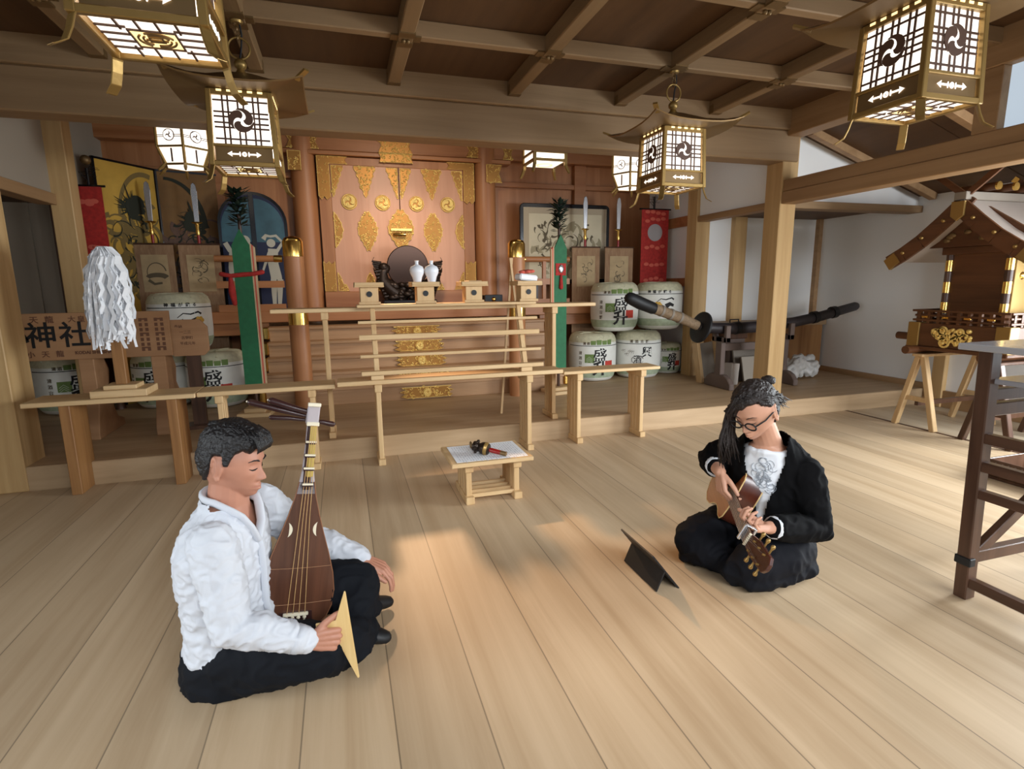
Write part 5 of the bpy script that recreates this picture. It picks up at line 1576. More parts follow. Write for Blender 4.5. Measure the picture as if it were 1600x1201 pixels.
def head_point(d, o):
    """Point of a head surface for direction d; x forward, y left, z up, origin between the ears."""
    x, y, z = d
    px = (.094 if x > 0 else .102) * x
    py = .0765 * y
    pz = (.122 if z > 0 else .116) * z
    # fuller sides and crown
    q = 1 + .06 * (1 - max(abs(x), abs(y), abs(z)))
    px *= q; py *= q * (1 + .05 * gs(z, .25, .4)); pz *= q
    if z < 0:
        t = -z
        py *= 1 - (.34 - o.get('jaw', 0)) * t ** 1.6
        if x < 0:
            px *= 1 - .50 * t ** 1.1
        else:
            px *= 1 + .05 * t
    if x > .05:
        f = sstep(.05, .45, x)
        Y, Z = py, pz
        dx = 0
        dx += .032 * gs(Y, 0, .026) * gs(Z, -.100, .026)                     # chin
        dx += .016 * gs(Y, 0, .035) * gs(Z, -.066, .022)                      # muzzle
        dx += .006 * gs(abs(Y), .030, .020) * gs(Z, .030, .009)               # brow
        dx -= .011 * gs(abs(Y), .031, .013) * gs(Z, .004, .012)               # eye sockets
        dx += .007 * gs(abs(Y), .031, .012) * gs(Z, .002, .007)               # lids
        nz = sstep(.022, -.030, Z) * (1 - sstep(-.034, -.048, Z))
        dx += (.004 + .022 * sstep(.02, -.033, Z)) * nz * gs(Y, 0, .0085 + .004 * sstep(.0, -.035, Z))
        dx += .009 * gs(abs(Y), .0125, .006) * gs(Z, -.037, .007)             # nostril wings
        dx += .006 * gs(Y, 0, .020) * (gs(Z, -.0585, .0045) + 1.0 * gs(Z, -.0695, .005))
        dx -= .004 * gs(Y, 0, .024) * gs(Z, -.0640, .0022)
        dx -= .003 * gs(Y, 0, .02) * gs(Z, -.081, .006)
        dx += .005 * gs(abs(Y), .043, .02) * gs(Z, -.022, .02)                # cheeks
        px += dx * f
    return Vector((px, py, pz))

def head_dirs(nu=120, nv=90):
    D = []
    for i in range(1, nv):
        t = PI * i / nv
        for k in range(nu):
            a = 2 * PI * k / nu
            D.append(Vector((math.sin(t) * math.cos(a), math.sin(t) * math.sin(a), -math.cos(t))))
    return D, nu, nv
def sphere_faces(nu, nv):
    fs = []
    for i in range(nv - 2):
        for k in range(nu):
            k2 = (k + 1) % nu
            fs.append((i * nu + k, i * nu + k2, (i + 1) * nu + k2, (i + 1) * nu + k))
    fs.append(tuple(range(nu - 1, -1, -1))); fs.append(tuple(range((nv - 2) * nu, (nv - 1) * nu)))
    return fs

def head_mb(o):
    D, nu, nv = head_dirs()
    mb = MB().add([head_point(d, o) for d in D], sphere_faces(nu, nv))
    for sg in (-1, 1):      # ears
        mt = Matrix.Translation((-.008, sg * .0775, -.006)) @ Matrix.Rotation(sg * .35, 4, 'Z') @ Matrix.Rotation(-.2, 4, 'Y')
        mt = mt @ Matrix.Scale(1.18, 4)
        e = MB().ell((0, 0, 0), (.018, .006, .031), 14, 10, mt)
        e.tube([mt @ Vector((.008 * math.cos(a) - .003, sg * .006, .02 * math.sin(a) * 1.3 + .004)) for a in [(-1.6 + 4.6 * i / 12) for i in range(13)]], .0048, 6, True)
        e.ell((0, 0, 0), (.008, .006, .008), 10, 6, mt @ Matrix.Translation((.004, sg * .003, -.027)))
        mb.merge(e)
    return mb

def hair_cap(o, mask, thick, seed, rough=.003):
    D, nu, nv = head_dirs(220, 160)
    vs = []
    for d in D:
        p = head_point(d, o)
        m_ = mask(p)
        n = Vector((p.x / .0088, p.y / .006, p.z / .0137)).normalized()
        t = -.012 + (thick(p) + .012) * m_ - .05 * sstep(-.055, -.10, p.z) * (1 - m_)
        if m_ > .3:
            t += rough * noise.noise(Vector((p.x * 38, p.y * 90, p.z * 38)) + Vector((seed, 0, 0))) + rough * .8 * noise.noise(p * 150)
        vs.append(p + n * t)
    return MB().add(vs, sphere_faces(nu, nv))

def hand(mb, wrist, fwd, palm, thumb, curls, thumb_dir=None, sc=1.0, spread=.10):
    """Palm with four bent fingers of unequal length and a thumb leaving the side of the palm.
    palm: direction the palm faces; thumb: direction (across the hand) of the thumb side."""
    w = Vector(wrist); f = Vector(fwd).normalized()
    s = Vector(thumb); s = (s - f * s.dot(f)).normalized()
    p = f.cross(s)
    if p.dot(Vector(palm)) < 0: p = -p
    q = lambda a, b, c: w + f * (a * sc) + s * (b * sc) + p * (c * sc)
    K = []
    for i, (o_, l) in enumerate(((.030, .086), (.010, .090), (-.010, .086), (-.028, .078))):
        k = q(l, o_, -.002)
        K.append(k)
        mb.tube([q(.0, o_ * .55, 0), q(l * .5, o_ * .85, -.002), k], [.0135 * sc, .0125 * sc, .0105 * sc], 10, True)
    mb.tube([q(.012, .016, .004), q(.07, .020, .004)], [.014 * sc, .013 * sc], 10, True)
    mb.tube([q(.012, -.012, .006), q(.066, -.016, .005)], [.014 * sc, .012 * sc], 10, True)
    Ls = ((.042, .026, .020), (.047, .030, .021), (.043, .028, .021), (.034, .021, .018))
    for i in range(4):
        c = curls[i]
        sp = (1.5 - i) * spread
        base = (f + s * sp).normalized()
        pts = [K[i]]; a = 0
        for j in range(3):
            a += c[j]
            pts.append(pts[-1] + (base * math.cos(a) + p * math.sin(a)) * (Ls[i][j] * sc))
        r0 = (.0088, .0090, .0086, .0076)[i] * sc
        mb.tube(pts, [r0 * 1.08, r0, r0 * .92, r0 * .78], 10, True)
    td = Vector(thumb_dir).normalized() if thumb_dir else (f * .55 + s * .7 + p * .45).normalized()
    b0 = q(.020, .022, .006)
    b1 = b0 + (td * .7 + s * .3).normalized() * (.040 * sc)
    b2_ = b1 + td * (.034 * sc)
    b3 = b2_ + (td + f * .35).normalized() * (.026 * sc)
    mb.tube([b0, b1, b2_, b3], [.0145 * sc, .0118 * sc, .0105 * sc, .0085 * sc], 10, True)
    return mb

def erings(cs, F, L, n=28):
    """Elliptical cross sections (centre, half width across, half depth) of a trunk."""
    F, L = Vector(F), Vector(L)
    return [[Vector(c) + L * (a * math.cos(2 * PI * k / n)) + F * (b * math.sin(2 * PI * k / n)) for k in range(n)] for c, a, b in cs]

def folds(amp, fx, seed=0, axis=None):
    """Cloth creases: stretched noise along the normal."""
    def fn(p, n):
        q = Vector((p.x * fx[0] + seed, p.y * fx[1], p.z * fx[2]))
        v = noise.noise(q) + .5 * noise.noise(q * 2.1)
        r = 1 - abs(noise.noise(q * 1.5 + Vector((5, 3, 1)))) * 3.2
        return p + n * (amp * .55 * v + amp * .75 * max(0, r))
    return fn

def rotm(yaw, pitch, roll, loc):
    return Matrix.Translation(loc) @ Matrix.Rotation(yaw, 4, 'Z') @ Matrix.Rotation(pitch, 4, 'Y') @ Matrix.Rotation(roll, 4, 'X')

def on_face(bvh, hm, pts, lift):
    """Points (y, z) of the face looked up on the head surface, in world space."""
    out = []
    for y, z in pts:
        h = bvh.ray_cast(Vector((.3, y, z)), Vector((-1, 0, 0)))[0]
        if h is None: h = Vector((.08, y, z))
        out.append(hm @ (h + Vector((lift, 0, 0))))
    return out

# =============================================================== the lute player (left)
PL = thing('person', 'seated man in a white collarless shirt and black trousers, eyes lowered, holding the lute', 'person', (0, 0, 0))
F, L = Vector((.94, -.342, 0)), Vector((.342, .94, 0))
HM = rotm(math.radians(-17), math.radians(13), math.radians(-3), (-.375, 1.915, .742))
oL = {'jaw': .07}
hd = head_mb(oL)
bvh = BVHTree.FromPolygons([Vector(v) for v in hd.v], hd.f)
trunk = [((-.42, 1.93, .03), .15, .12), ((-.425, 1.93, .12), .155, .12), ((-.435, 1.93, .26), .142, .098), ((-.43, 1.93, .40), .16, .108), ((-.42, 1.93, .50), .165, .096), ((-.41, 1.926, .555), .11, .076), ((-.405, 1.922, .592), .072, .068)]
SN, EN, WN = (-.425, 1.765, .515), (-.375, 1.705, .285), (-.165, 1.70, .188)
SF, EF, WF = (-.33, 2.085, .515), (-.165, 2.215, .30), (.022, 2.12, .222)
b = MB().loft(erings(trunk, F, L))
b.tube([(-.41, 1.925, .54), (-.398, 1.922, .61), (-.388, 1.918, .68)], [.078, .064, .060], 18, True)
b.merge(hd, HM)
for Sx, Ex, Wx in ((SN, EN, WN), (SF, EF, WF)):
    S_, E_, W_ = Vector(Sx), Vector(Ex), Vector(Wx)
    b.tube([S_, S_.lerp(E_, .5), E_, E_.lerp(W_, .4), W_], [.050, .045, .038, .036, .0265], 14, True)
hand(b, WN, (.93, .06, -.16), (.25, .9, -.35), (.15, .1, 1), [(1.0, 1.0, .5), (1.05, 1.05, .6), (1.1, 1.1, .6), (1.2, 1.1, .6)], (.9, .25, .42))
hand(b, WF, (.80, -.22, -.40), (-.35, 0, -.9), (-.1, -1, -.1), [(.45, .45, .3), (.5, .5, .3), (.5, .55, .35), (.55, .55, .35)], (.75, -.45, -.55))
for hp, kn, an in (((-.40, 1.85, .10), (-.13, 1.78, .10), (.0, 1.93, .05)), ((-.38, 2.02, .11), (-.01, 2.04, .18), (-.04, 1.90, .06))):
    b.tube([hp, kn, an], [.075, .055, .04], 12, True)
body = remesh(b, .0032, 2, .4).build('body', M['skinL'], PL)
smooth_all(body)
PLb = body
# shirt: trunk and sleeves in one, open in a V at the neck
sh = [((-.425, 1.93, .05), .165, .142), ((-.425, 1.928, .12), .178, .142), ((-.43, 1.926, .24), .170, .122), ((-.43, 1.926, .38), .186, .128), ((-.425, 1.926, .48), .196, .120), ((-.415, 1.924, .545), .160, .104), ((-.405, 1.922, .592), .092, .086), ((-.398, 1.92, .625), .078, .078)]
s = MB().loft(erings(sh, F, L))
for Sx, Ex, Wx in ((SN, EN, WN), (SF, EF, WF)):
    S_, E_, W_ = Vector(Sx), Vector(Ex), Vector(Wx)
    We = E_.lerp(W_, .93)
    s.tube([S_ - Vector((.0, 0, -.01)), S_.lerp(E_, .5), E_ + Vector((-.01, 0, -.012)), E_.lerp(W_, .35), We], [.072, .066, .062, .056, .040], 18, True)
sm = remesh(s, .006, 6, .5, folds(.0085, (18, 18, 24), 3))
sd = MB(); sd.v = sm.v
def in_v(p, c=(-.415, 1.924), z0=.485, z1=.62, w0=.008, w1=.064):
    d = Vector((p[0] - c[0], p[1] - c[1], 0))
    u, f_ = d.dot(L) + .012, d.dot(F)
    z = p[2]
    if z > (.604 if f_ > 0 else .619): return True
    if f_ < -.005 or z < z0: return False
    return abs(u) < w0 + (w1 - w0) * (z - z0) / (z1 - z0)
sd.f = [f for f in sm.f if not all(in_v(sm.v[i]) for i in f)]
so = smooth_all(sd.build('shirt', M['shirt'], PL))
sbv = BVHTree.FromPolygons([Vector(v) for v in sm.v], sm.f)
def wrap(u, z, lift=.006, c=Vector((-.415, 1.924, 0))):
    o_ = c + L * (u - .012) + Vector((0, 0, z)) + F * .4
    h = sbv.ray_cast(o_, -F)[0]
    return (h + F * lift) if h else (c + L * u + Vector((0, 0, z)) + F * .09)
cb = MB()
back = [Vector((-.400, 1.921, .624)) + L * (.070 * math.cos(a)) + F * (.072 * math.sin(a)) + Vector((0, 0, .012 * -math.sin(a))) for a in [PI + PI * i / 10 for i in range(11)]]
lft = [wrap(-.062, .602), wrap(-.046, .578), wrap(-.028, .535), wrap(-.006, .485)]
rgt = [wrap(.062, .602), wrap(.046, .578), wrap(.028, .535), wrap(.004, .485)]
cb.tube(lft[::-1] + back + rgt, .017, 10, True, .6)
cb.tube([wrap(-.002, .49), wrap(.0, .45), wrap(.0, .36), wrap(.0, .25), wrap(.0, .14)], .012, 8, True, .3)
smooth_all(cb.build('collar', M['shirt'], PL))
for E_, W_ in ((Vector(EN), Vector(WN)), (Vector(EF), Vector(WF))):
    a_, c_ = E_.lerp(W_, .80), E_.lerp(W_, .955)
    smooth_all(MB().tube([a_, c_], [.045, .0415], 18).build('cuff', M['shirt'], PL))
# trousers
tq = MB().loft(erings([((-.425, 1.93, .0), .195, .165), ((-.425, 1.93, .09), .195, .16), ((-.425, 1.93, .16), .15, .12)], F, L))
tq.tube([(-.42, 1.83, .10), (-.28, 1.775, .115), (-.13, 1.765, .105)], [.105, .105, .088], 18, True)
tq.tube([(-.13, 1.765, .095), (-.03, 1.84, .075), (.005, 1.90, .055)], [.085, .072, .055], 16, True)
tq.tube([(-.40, 2.03, .12), (-.18, 2.06, .17), (-.015, 2.04, .175)], [.11, .105, .085], 18, True)
tq.tube([(-.015, 2.04, .165), (-.03, 1.95, .10), (-.06, 1.87, .07)], [.085, .075, .06], 16, True)
tq.tube([(-.015, 2.045, .17), (.015, 2.0, .09)], [.085, .06], 14, True)
for k in range(4):
    tq.ell((-.36 + .10 * k, 1.80 + .01 * k, .05), (.09, .09, .05), 14, 8)
tm = remesh(tq, .0085, 12, .5, folds(.009, (13, 13, 15), 8))
tm.v = [(x, y, max(z, .002)) for x, y, z in tm.v]
smooth_all(tm.build('trousers', M['trousers'], PL))
smooth_all(MB().tube([(.0, 1.90, .04), (.045, 1.885, .04), (.070, 1.88, .032)], [.04, .036, .030], 12, True, .8).build('foot', M['black'], PL))
smooth_all(MB().tube([(.02, 2.06, .06), (.06, 2.09, .045), (.098, 2.105, .034)], [.045, .036, .030], 12, True, .8).build('foot', M['black'], PL))
# hair, brows, lowered lids, mouth
def maskL(p):
    fz = .066 - .012 * sstep(.0, .05, abs(p.y)) + .010 * noise.noise(Vector((p.y * 60, 3, 0)))
    m1 = sstep(fz - .006, fz + .006, p.z) if p.x > .045 else 0
    T = ((-.12, -.072), (-.050, -.066), (-.034, -.03), (-.024, .032), (.004, .034), (.012, .004), (.024, .006), (.036, .046), (.06, .062))
    side = T[-1][1]
    for (xa, za), (xb, zb) in zip(T, T[1:]):
        if p.x < xb:
            side = za + (zb - za) * max(0, (p.x - xa) / (xb - xa)); break
    m2 = sstep(side - .008, side + .008, p.z) if p.x <= .055 else 0
    return max(m1, m2)
def thickL(p):
    return .008 + .014 * sstep(.02, .10, p.z) + .012 * gs(p.x, .07, .03) * sstep(.05, .08, p.z)
hc = hair_cap(oL, maskL, thickL, 1, .004)
rr = random.Random(2)
for k in range(34):
    y0 = rr.uniform(-.05, .05)
    hc.tube([Vector((.045, y0, .120)), Vector((.085, y0 - .006, .106)), Vector((.104, y0 - .012, .080)), Vector((.103, y0 - .016, .062))], [.006, .006, .0045, .001], 5)
for k in range(60):
    a = rr.uniform(0, 2 * PI); r = rr.uniform(.02, .07)
    p0 = Vector((-.02 + r * math.cos(a), r * .8 * math.sin(a), .128 - r * .25))
    hc.tube([p0, p0 + Vector((.03, rr.uniform(-.015, .0), .012)), p0 + Vector((.06, rr.uniform(-.03, 0), -.004))], [.005, .005, .001], 5)
ho = hc.build('hair', M['hairL'], PL); ho.matrix_local = HM; smooth_all(ho)
for sg in (-1, 1):
    bw = MB().tube(on_face(bvh, HM, [(sg * .016, .024), (sg * .026, .029), (sg * .038, .030), (sg * .050, .024)], .001), [.0035, .0048, .004, .0015], 6, True, .6)
    smooth_all(bw.build('eyebrow', M['hairL'], PL))
    smooth_all(MB().tube(on_face(bvh, HM, [(sg * .017, -.0005), (sg * .025, -.004), (sg * .034, -.0045), (sg * .045, .0)], .0012), [.001, .0024, .0024, .001], 6, True).build('eyelash', M['hairL'], PL))
smooth_all(MB().tube(on_face(bvh, HM, [(-.024, -.0645), (-.012, -.0635), (0, -.0642), (.012, -.0635), (.024, -.0645)], -.0002), [.0008, .002, .0022, .002, .0008], 6, True).build('mouth', M['lip'], PL))

# =============================================================== the guitarist (right)
PR = thing('person', 'seated long-haired man in black cardigan and glasses bending over the guitar', 'person', (0, 0, 0))
F, L = Vector((-.80, -.60, 0)), Vector((.60, -.80, 0))
HM = rotm(math.radians(198), math.radians(32), math.radians(2), (1.668, 1.885, .762))
oR = {'jaw': .02}
hd = head_mb(oR)
bvh = BVHTree.FromPolygons([Vector(v) for v in hd.v], hd.f)
trunk = [((1.83, 1.95, .03), .15, .12), ((1.83, 1.95, .14), .15, .12), ((1.83, 1.945, .28), .14, .10), ((1.82, 1.94, .40), .155, .108), ((1.81, 1.937, .495), .16, .096), ((1.79, 1.928, .55), .11, .076), ((1.77, 1.918, .59), .066, .062)]
SN, EN, WN = (1.88, 1.795, .488), (1.885, 1.735, .255), (1.605, 1.700, .312)
SF, EF, WF = (1.715, 2.085, .515), (1.70, 2.215, .44), (1.600, 2.005, .448)
b = MB().loft(erings(trunk, F, L))
b.tube([(1.79, 1.93, .54), (1.765, 1.915, .61), (1.708, 1.893, .70)], [.074, .058, .052], 18, True)
b.merge(hd, HM)
for Sx, Ex, Wx in ((SN, EN, WN), (SF, EF, WF)):
    S_, E_, W_ = Vector(Sx), Vector(Ex), Vector(Wx)
    b.tube([S_, S_.lerp(E_, .5), E_, E_.lerp(W_, .4), W_], [.050, .045, .038, .036, .0265], 14, True)
hand(b, WN, (-.94, .02, .20), (-.1, .15, .95), (-.1, 1, .1), [(.75, 1.0, .7), (.75, 1.05, .8), (.8, 1.05, .8), (.85, 1.0, .8)], (-.75, .45, .55))
hand(b, WF, (-.10, -.38, -.90), (.75, -.35, .1), (-.15, -.95, .35), [(.6, .8, .4), (.65, .85, .5), (.7, .85, .5), (.75, .85, .5)], (.25, -.65, -.75))
for hp, kn, an in (((1.82, 2.05, .10), (1.52, 2.02, .12), (1.66, 1.93, .06)), ((1.86, 1.83, .10), (1.62, 1.79, .10), (1.66, 1.93, .05))):
    b.tube([hp, kn, an], [.07, .05, .03], 12, True)
smooth_all(remesh(b, .0032, 2, .4).build('body', M['skinR'], PR))
# white T-shirt
ts = [((1.83, 1.945, .05), .165, .135), ((1.83, 1.945, .16), .165, .132), ((1.83, 1.942, .29), .152, .114), ((1.82, 1.938, .41), .168, .122), ((1.81, 1.935, .50), .168, .108), ((1.793, 1.928, .548), .120, .088), ((1.778, 1.92, .575), .092, .082)]
tmx = remesh(MB().loft(erings(ts, F, L)), .008, 4, .5, folds(.005, (16, 16, 12), 4))
smooth_all(tmx.build('t_shirt', M['tshirt'], PR))
tbv = BVHTree.FromPolygons([Vector(v) for v in tmx.v], tmx.f)
pr = MB(); rr = random.Random(17)
for k in range(46):
    u, z = rr.uniform(-.045, .030), rr.uniform(.40, .525)
    pts = []
    a = rr.uniform(0, 6)
    for i in range(7):
        o_ = Vector((1.82, 1.938, z + .018 * math.sin(a + i * .5))) + L * (u + .018 * math.cos(a + i * .5)) + F * .4
        h = tbv.ray_cast(o_, -F)[0]
        if h and (not pts or (h - pts[-1]).length < .03): pts.append(h + F * .0008)
    if len(pts) > 3: pr.tube(pts, rr.uniform(.0016, .004), 5, False, .3)
pr.build('shirt_print', M['teeprint'], PR)
# black cardigan, open at the front
cg = [((1.835, 1.95, .03), .195, .160), ((1.838, 1.95, .12), .195, .158), ((1.84, 1.95, .26), .185, .142), ((1.832, 1.945, .40), .198, .138), ((1.82, 1.94, .49), .196, .124), ((1.80, 1.934, .555), .156, .108), ((1.782, 1.925, .605), .108, .094), ((1.765, 1.918, .645), .082, .080)]
s = MB().loft(erings(cg, F, L))
for Sx, Ex, Wx, e in ((SN, EN, WN, .80), (SF, EF, WF, .56)):
    S_, E_, W_ = Vector(Sx), Vector(Ex), Vector(Wx)
    We = E_.lerp(W_, e)
    s.tube([S_, S_.lerp(E_, .5), E_ + Vector((.01, -.0, -.01)), E_.lerp(W_, .4), We], [.066, .070, .070, .062, .052], 18, True)
sm = remesh(s, .0075, 6, .5, folds(.008, (14, 14, 12), 12))
sd = MB(); sd.v = sm.v
def in_open(p):
    d = Vector((p[0] - 1.81, p[1] - 1.935, 0))
    u, f_ = d.dot(L), d.dot(F)
    z = p[2]
    if z > .632: return True
    if f_ < .01: return False
    wv = .012 + .078 * sstep(.24, .58, z)
    return -wv - .01 < u < wv * .92 and z > .10
sd.f = [f for f in sm.f if not all(in_open(sm.v[i]) for i in f)]
cdo = smooth_all(sd.build('cardigan', M['cardigan'], PR))
sl_ = cdo.modifiers.new('thickness', 'SOLIDIFY'); sl_.thickness = .005; sl_.offset = -1
for (E_, W_), (t0, t1), (r0, r1) in (((Vector(EN), Vector(WN)), (.80, .91), (.049, .046)), ((Vector(EF), Vector(WF)), (.52, .70), (.050, .047))):
    smooth_all(MB().tube([E_.lerp(W_, t0), E_.lerp(W_, t1)], [r0, r1], 18).build('white_cuff', M['tshirt'], PR))
# wide black trousers
tq = MB().loft(erings([((1.82, 1.95, .0), .19, .165), ((1.82, 1.95, .11), .18, .155), ((1.82, 1.95, .18), .14, .12)], F, L))
tq.tube([(1.80, 2.06, .11), (1.66, 2.06, .13), (1.515, 2.03, .125)], [.115, .115, .10], 18, True)
tq.tube([(1.515, 2.03, .12), (1.49, 2.06, .07), (1.60, 1.90, .06)], [.095, .07, .06], 16, True)
tq.tube([(1.87, 1.85, .105), (1.75, 1.80, .12), (1.63, 1.785, .105)], [.115, .112, .098], 18, True)
tq.tube([(1.63, 1.785, .10), (1.56, 1.83, .06), (1.60, 1.92, .06)], [.09, .065, .055], 16, True)
for k in range(5):
    tq.ell((1.61 + .068 * k, 1.765 + .02 * (k > 2) * k * .3, .045), (.075, .07, .045), 14, 8)
tm = remesh(tq, .0085, 12, .5, folds(.009, (12, 12, 10), 21))
tm.v = [(x, y, max(z, .002)) for x, y, z in tm.v]
smooth_all(tm.build('trousers', M['trousersR'], PR))
# hair: parted, swept over the far side of the face, small bun on top
def maskR(p):
    fz = .058 + .020 * sstep(-.01, .03, p.y) - .05 * sstep(-.01, -.05, p.y)
    m1 = sstep(fz - .006, fz + .006, p.z) if p.x > .03 else 0
    side = .030 + .03 * sstep(.0, .04, p.x)
    if p.y < -.01: side = -.12
    if p.x < -.018: side = -.085
    m2 = sstep(side - .01, side + .008, p.z) if p.x <= .04 else 0
    return max(m1, m2)
hc = hair_cap(oR, maskR, lambda p: .008 + .008 * sstep(.0, .1, p.z), 5, .004)
rr = random.Random(44)
inv = HM.inverted()
dn = (inv.to_3x3() @ Vector((0, 0, -1))).normalized()
lf_ = (inv.to_3x3() @ Vector((-1, 0, 0))).normalized()
for k in range(90):                                              # long lock falling past the far cheek
    t = rr.random()
    p0 = Vector((rr.uniform(.0, .07), rr.uniform(-.02, .005), .118 - .02 * rr.random()))
    p1 = Vector((rr.uniform(.05, .105), rr.uniform(-.075, -.045), rr.uniform(.03, .06)))
    p2 = Vector((rr.uniform(.06, .115), rr.uniform(-.092, -.068), rr.uniform(-.03, .0)))
    p3 = p2 + dn * rr.uniform(.06, .10) + lf_ * rr.uniform(-.015, .03)
    p4 = p3 + dn * rr.uniform(.04, .11) + lf_ * rr.uniform(-.04, .015)
    w = rr.uniform(.004, .008)
    hc.tube([p0, p1, p2, p3, p4], [w, w, w, w * .8, .0012], 5)
for k in range(70):                                              # swept back over the near side and nape
    p0 = Vector((rr.uniform(.02, .075), rr.uniform(-.01, .03), rr.uniform(.095, .12)))
    p1 = Vector((rr.uniform(-.02, .03), rr.uniform(.06, .082), rr.uniform(.045, .085)))
    p2 = Vector((rr.uniform(-.085, -.05), rr.uniform(.045, .085), rr.uniform(-.01, .05)))
    p3 = p2 + Vector((rr.uniform(-.035, -.005), rr.uniform(-.02, .02), rr.uniform(-.06, -.01)))
    w = rr.uniform(.003, .006)
    hc.tube([p0, p1, p2, p3], [w, w, w * .8, .0008], 5)
for k in range(18):
    p0 = Vector((rr.uniform(-.10, -.07), rr.uniform(-.03, .06), rr.uniform(-.02, .05)))
    q = Vector((rr.uniform(-.05, .0), rr.uniform(-.01, .04), rr.uniform(-.04, .02)))
    hc.tube([p0, p0 + q * .6 + Vector((0, 0, .01)), p0 + q], [.002, .0016, .0006], 4)
ho = hc.build('hair', M['hairR'], PR); ho.matrix_local = HM; smooth_all(ho)
bn = Vector((1.748, 1.915, .878))
bu = MB().ell(bn, (.026, .026, .022), 16, 10)
for k in range(14):
    a = k * .45
    bu.tube([bn + Vector((.024 * math.cos(a + i * .5), .024 * math.sin(a + i * .5), -.012 + .006 * i)) for i in range(5)], [.003, .006, .006, .006, .002], 6)
smooth_all(bu.build('hair_bun', M['hairR'], PR))
MB().ring((bn.x, bn.y, bn.z - .022), .014, .005, 'Z', 16, 6).build('hair_tie', M['black'], PR)
for sg in (-1, 1):
    smooth_all(MB().tube(on_face(bvh, HM, [(sg * .016, .024), (sg * .026, .030), (sg * .040, .030), (sg * .052, .023)], .001), [.002, .003, .003, .001], 6, True, .6).build('eyebrow', M['hairR'], PR))
    smooth_all(MB().tube(on_face(bvh, HM, [(sg * .018, -.0005), (sg * .026, -.0035), (sg * .034, -.004), (sg * .044, .0)], .0008), [.0008, .0016, .0016, .0008], 6, True).build('eyelash', M['hairR'], PR))
smooth_all(MB().tube(on_face(bvh, HM, [(-.022, -.0645), (0, -.064), (.022, -.0645)], .0), [.0008, .002, .0008], 6, True).build('mouth', M['lip'], PR))
gl = thing('glasses', None, None); gl.parent = PR; gl.matrix_local = HM
del_ = [gl]
gmb = MB()
for sg in (-1, 1):
    gmb.tube([(.106, sg * .034 + .024 * math.cos(2 * PI * i / 22), -.004 + .018 * math.sin(2 * PI * i / 22)) for i in range(23)], .0034, 6)
    gmb.tube([(.104, sg * .058, .003), (.06, sg * .078, .004), (-.01, sg * .085, .006), (-.03, sg * .084, -.008)], [.0032, .003, .0026, .0022], 6)
gmb.tube([(.107, -.010, .0), (.111, 0, .003), (.107, .010, .0)], .0024, 6)
bpy.data.objects.remove(gl)
go = gmb.build('glasses', M['black'], PR); go.matrix_local = HM; smooth_all(go)

# =============================================================== the lute
A0, A1 = Vector((-.236, 1.925, .092)), Vector((-.116, 2.02, .885))
vz = (A1 - A0).normalized()
nn = Vector((.16, -.98, .05)); nn = (nn - vz * nn.dot(vz)).normalized()
ux = nn.cross(vz) * -1
if ux.x < 0: ux = -ux
BMx = Matrix((( ux.x, -nn.x, vz.x, A0.x), (ux.y, -nn.y, vz.y, A0.y), (ux.z, -nn.z, vz.z, A0.z), (0, 0, 0, 1))) @ Matrix.Diagonal((1.0, .95, .925, 1))
bw = thing('lute', 'brown pear-shaped four-string lute held upright in the white-shirted man\'s lap', 'lute')
bw.matrix_world = BMx
HWv = [(-.004, .0), (-.001, .045), (.012, .078), (.045, .108), (.09, .124), (.15, .128), (.22, .118), (.30, .097), (.38, .073), (.45, .053), (.52, .036), (.58, .026)]
outl = [(h, v) for v, h in HWv] + [(-h, v) for v, h in HWv[::-1]]
fx_ = Matrix.Rotation(PI / 2, 4, 'X')
rings = []
for dep, k in ((.0, 1.0), (.012, 1.0), (.035, .94), (.05, .72), (.055, .35)):
    rings.append([Vector((x * k, dep * (1 - .35 * max(0, z - .3)), .2 + (z - .2) * (1 if dep < .03 else (.97 if dep < .05 else .75)))) for x, z in outl])
bd_ = MB().loft(rings).build('body', M['biwa'], bw, smooth=True, bevel=.002)
cl = MB()
for zz, hw_ in ((.245, .107), (.105, .120)):
    cl.tube([(-hw_, -.0008, zz + .003), (-.04, -.0008, zz), (.04, -.0008, zz), (hw_, -.0008, zz + .003)], .0009, 5)
cl.build('seam_line', mat('pale_seam', S(170, 128, 92), .5), bw)
edge = MB()
edge.tube([(h * .985 * -1, -.0005, v) for v, h in HWv[2:]], .0016, 5).tube([(h * .985, -.0005, v) for v, h in HWv[2:]], .0016, 5)
edge.build('edge_line', mat('edge_brown', S(150, 100, 66), .5), bw)
for sg in (-1, 1):
    c = MB(); n = 14
    P1, P2 = [], []
    for i in range(n + 1):
        a = (-.95 + 1.9 * i / n)
        P1.append((.034 * math.cos(a), .034 * math.sin(a)))
        P2.append((.034 * math.cos(a) - .011 * math.cos(a * PI / 1.9), .034 * math.sin(a)))
    poly = P1 + P2[::-1]
    c.prism([(sg * -x * 1.0 + sg * .068, z * 1.0 + .395 - .0) for x, z in poly], .0, .0022, fx_)
    c.build('ivory_crescent', M['ivory'], bw)
MB().b2((-.042, -.014, .062), (.042, -.002, .074)).build('bridge', M['ivory'], bw, bevel=.002)
MB().prism([(-.062, -.0), (.062, 0), (.055, .075), (-.055, .075)], .0005, .0012, fx_).build('dark_patch', M['biwapeg'], bw)
for k in range(4):
    x = -.030 + .02 * k
    MB().lathe([(.001, -.045), (.004, -.02), (.0035, -.01), (.007, -.004), (.003, .006)], 8, Matrix.Translation((x, -.008, .058))).build('ivory_pendant', M['ivory'], bw, smooth=True)
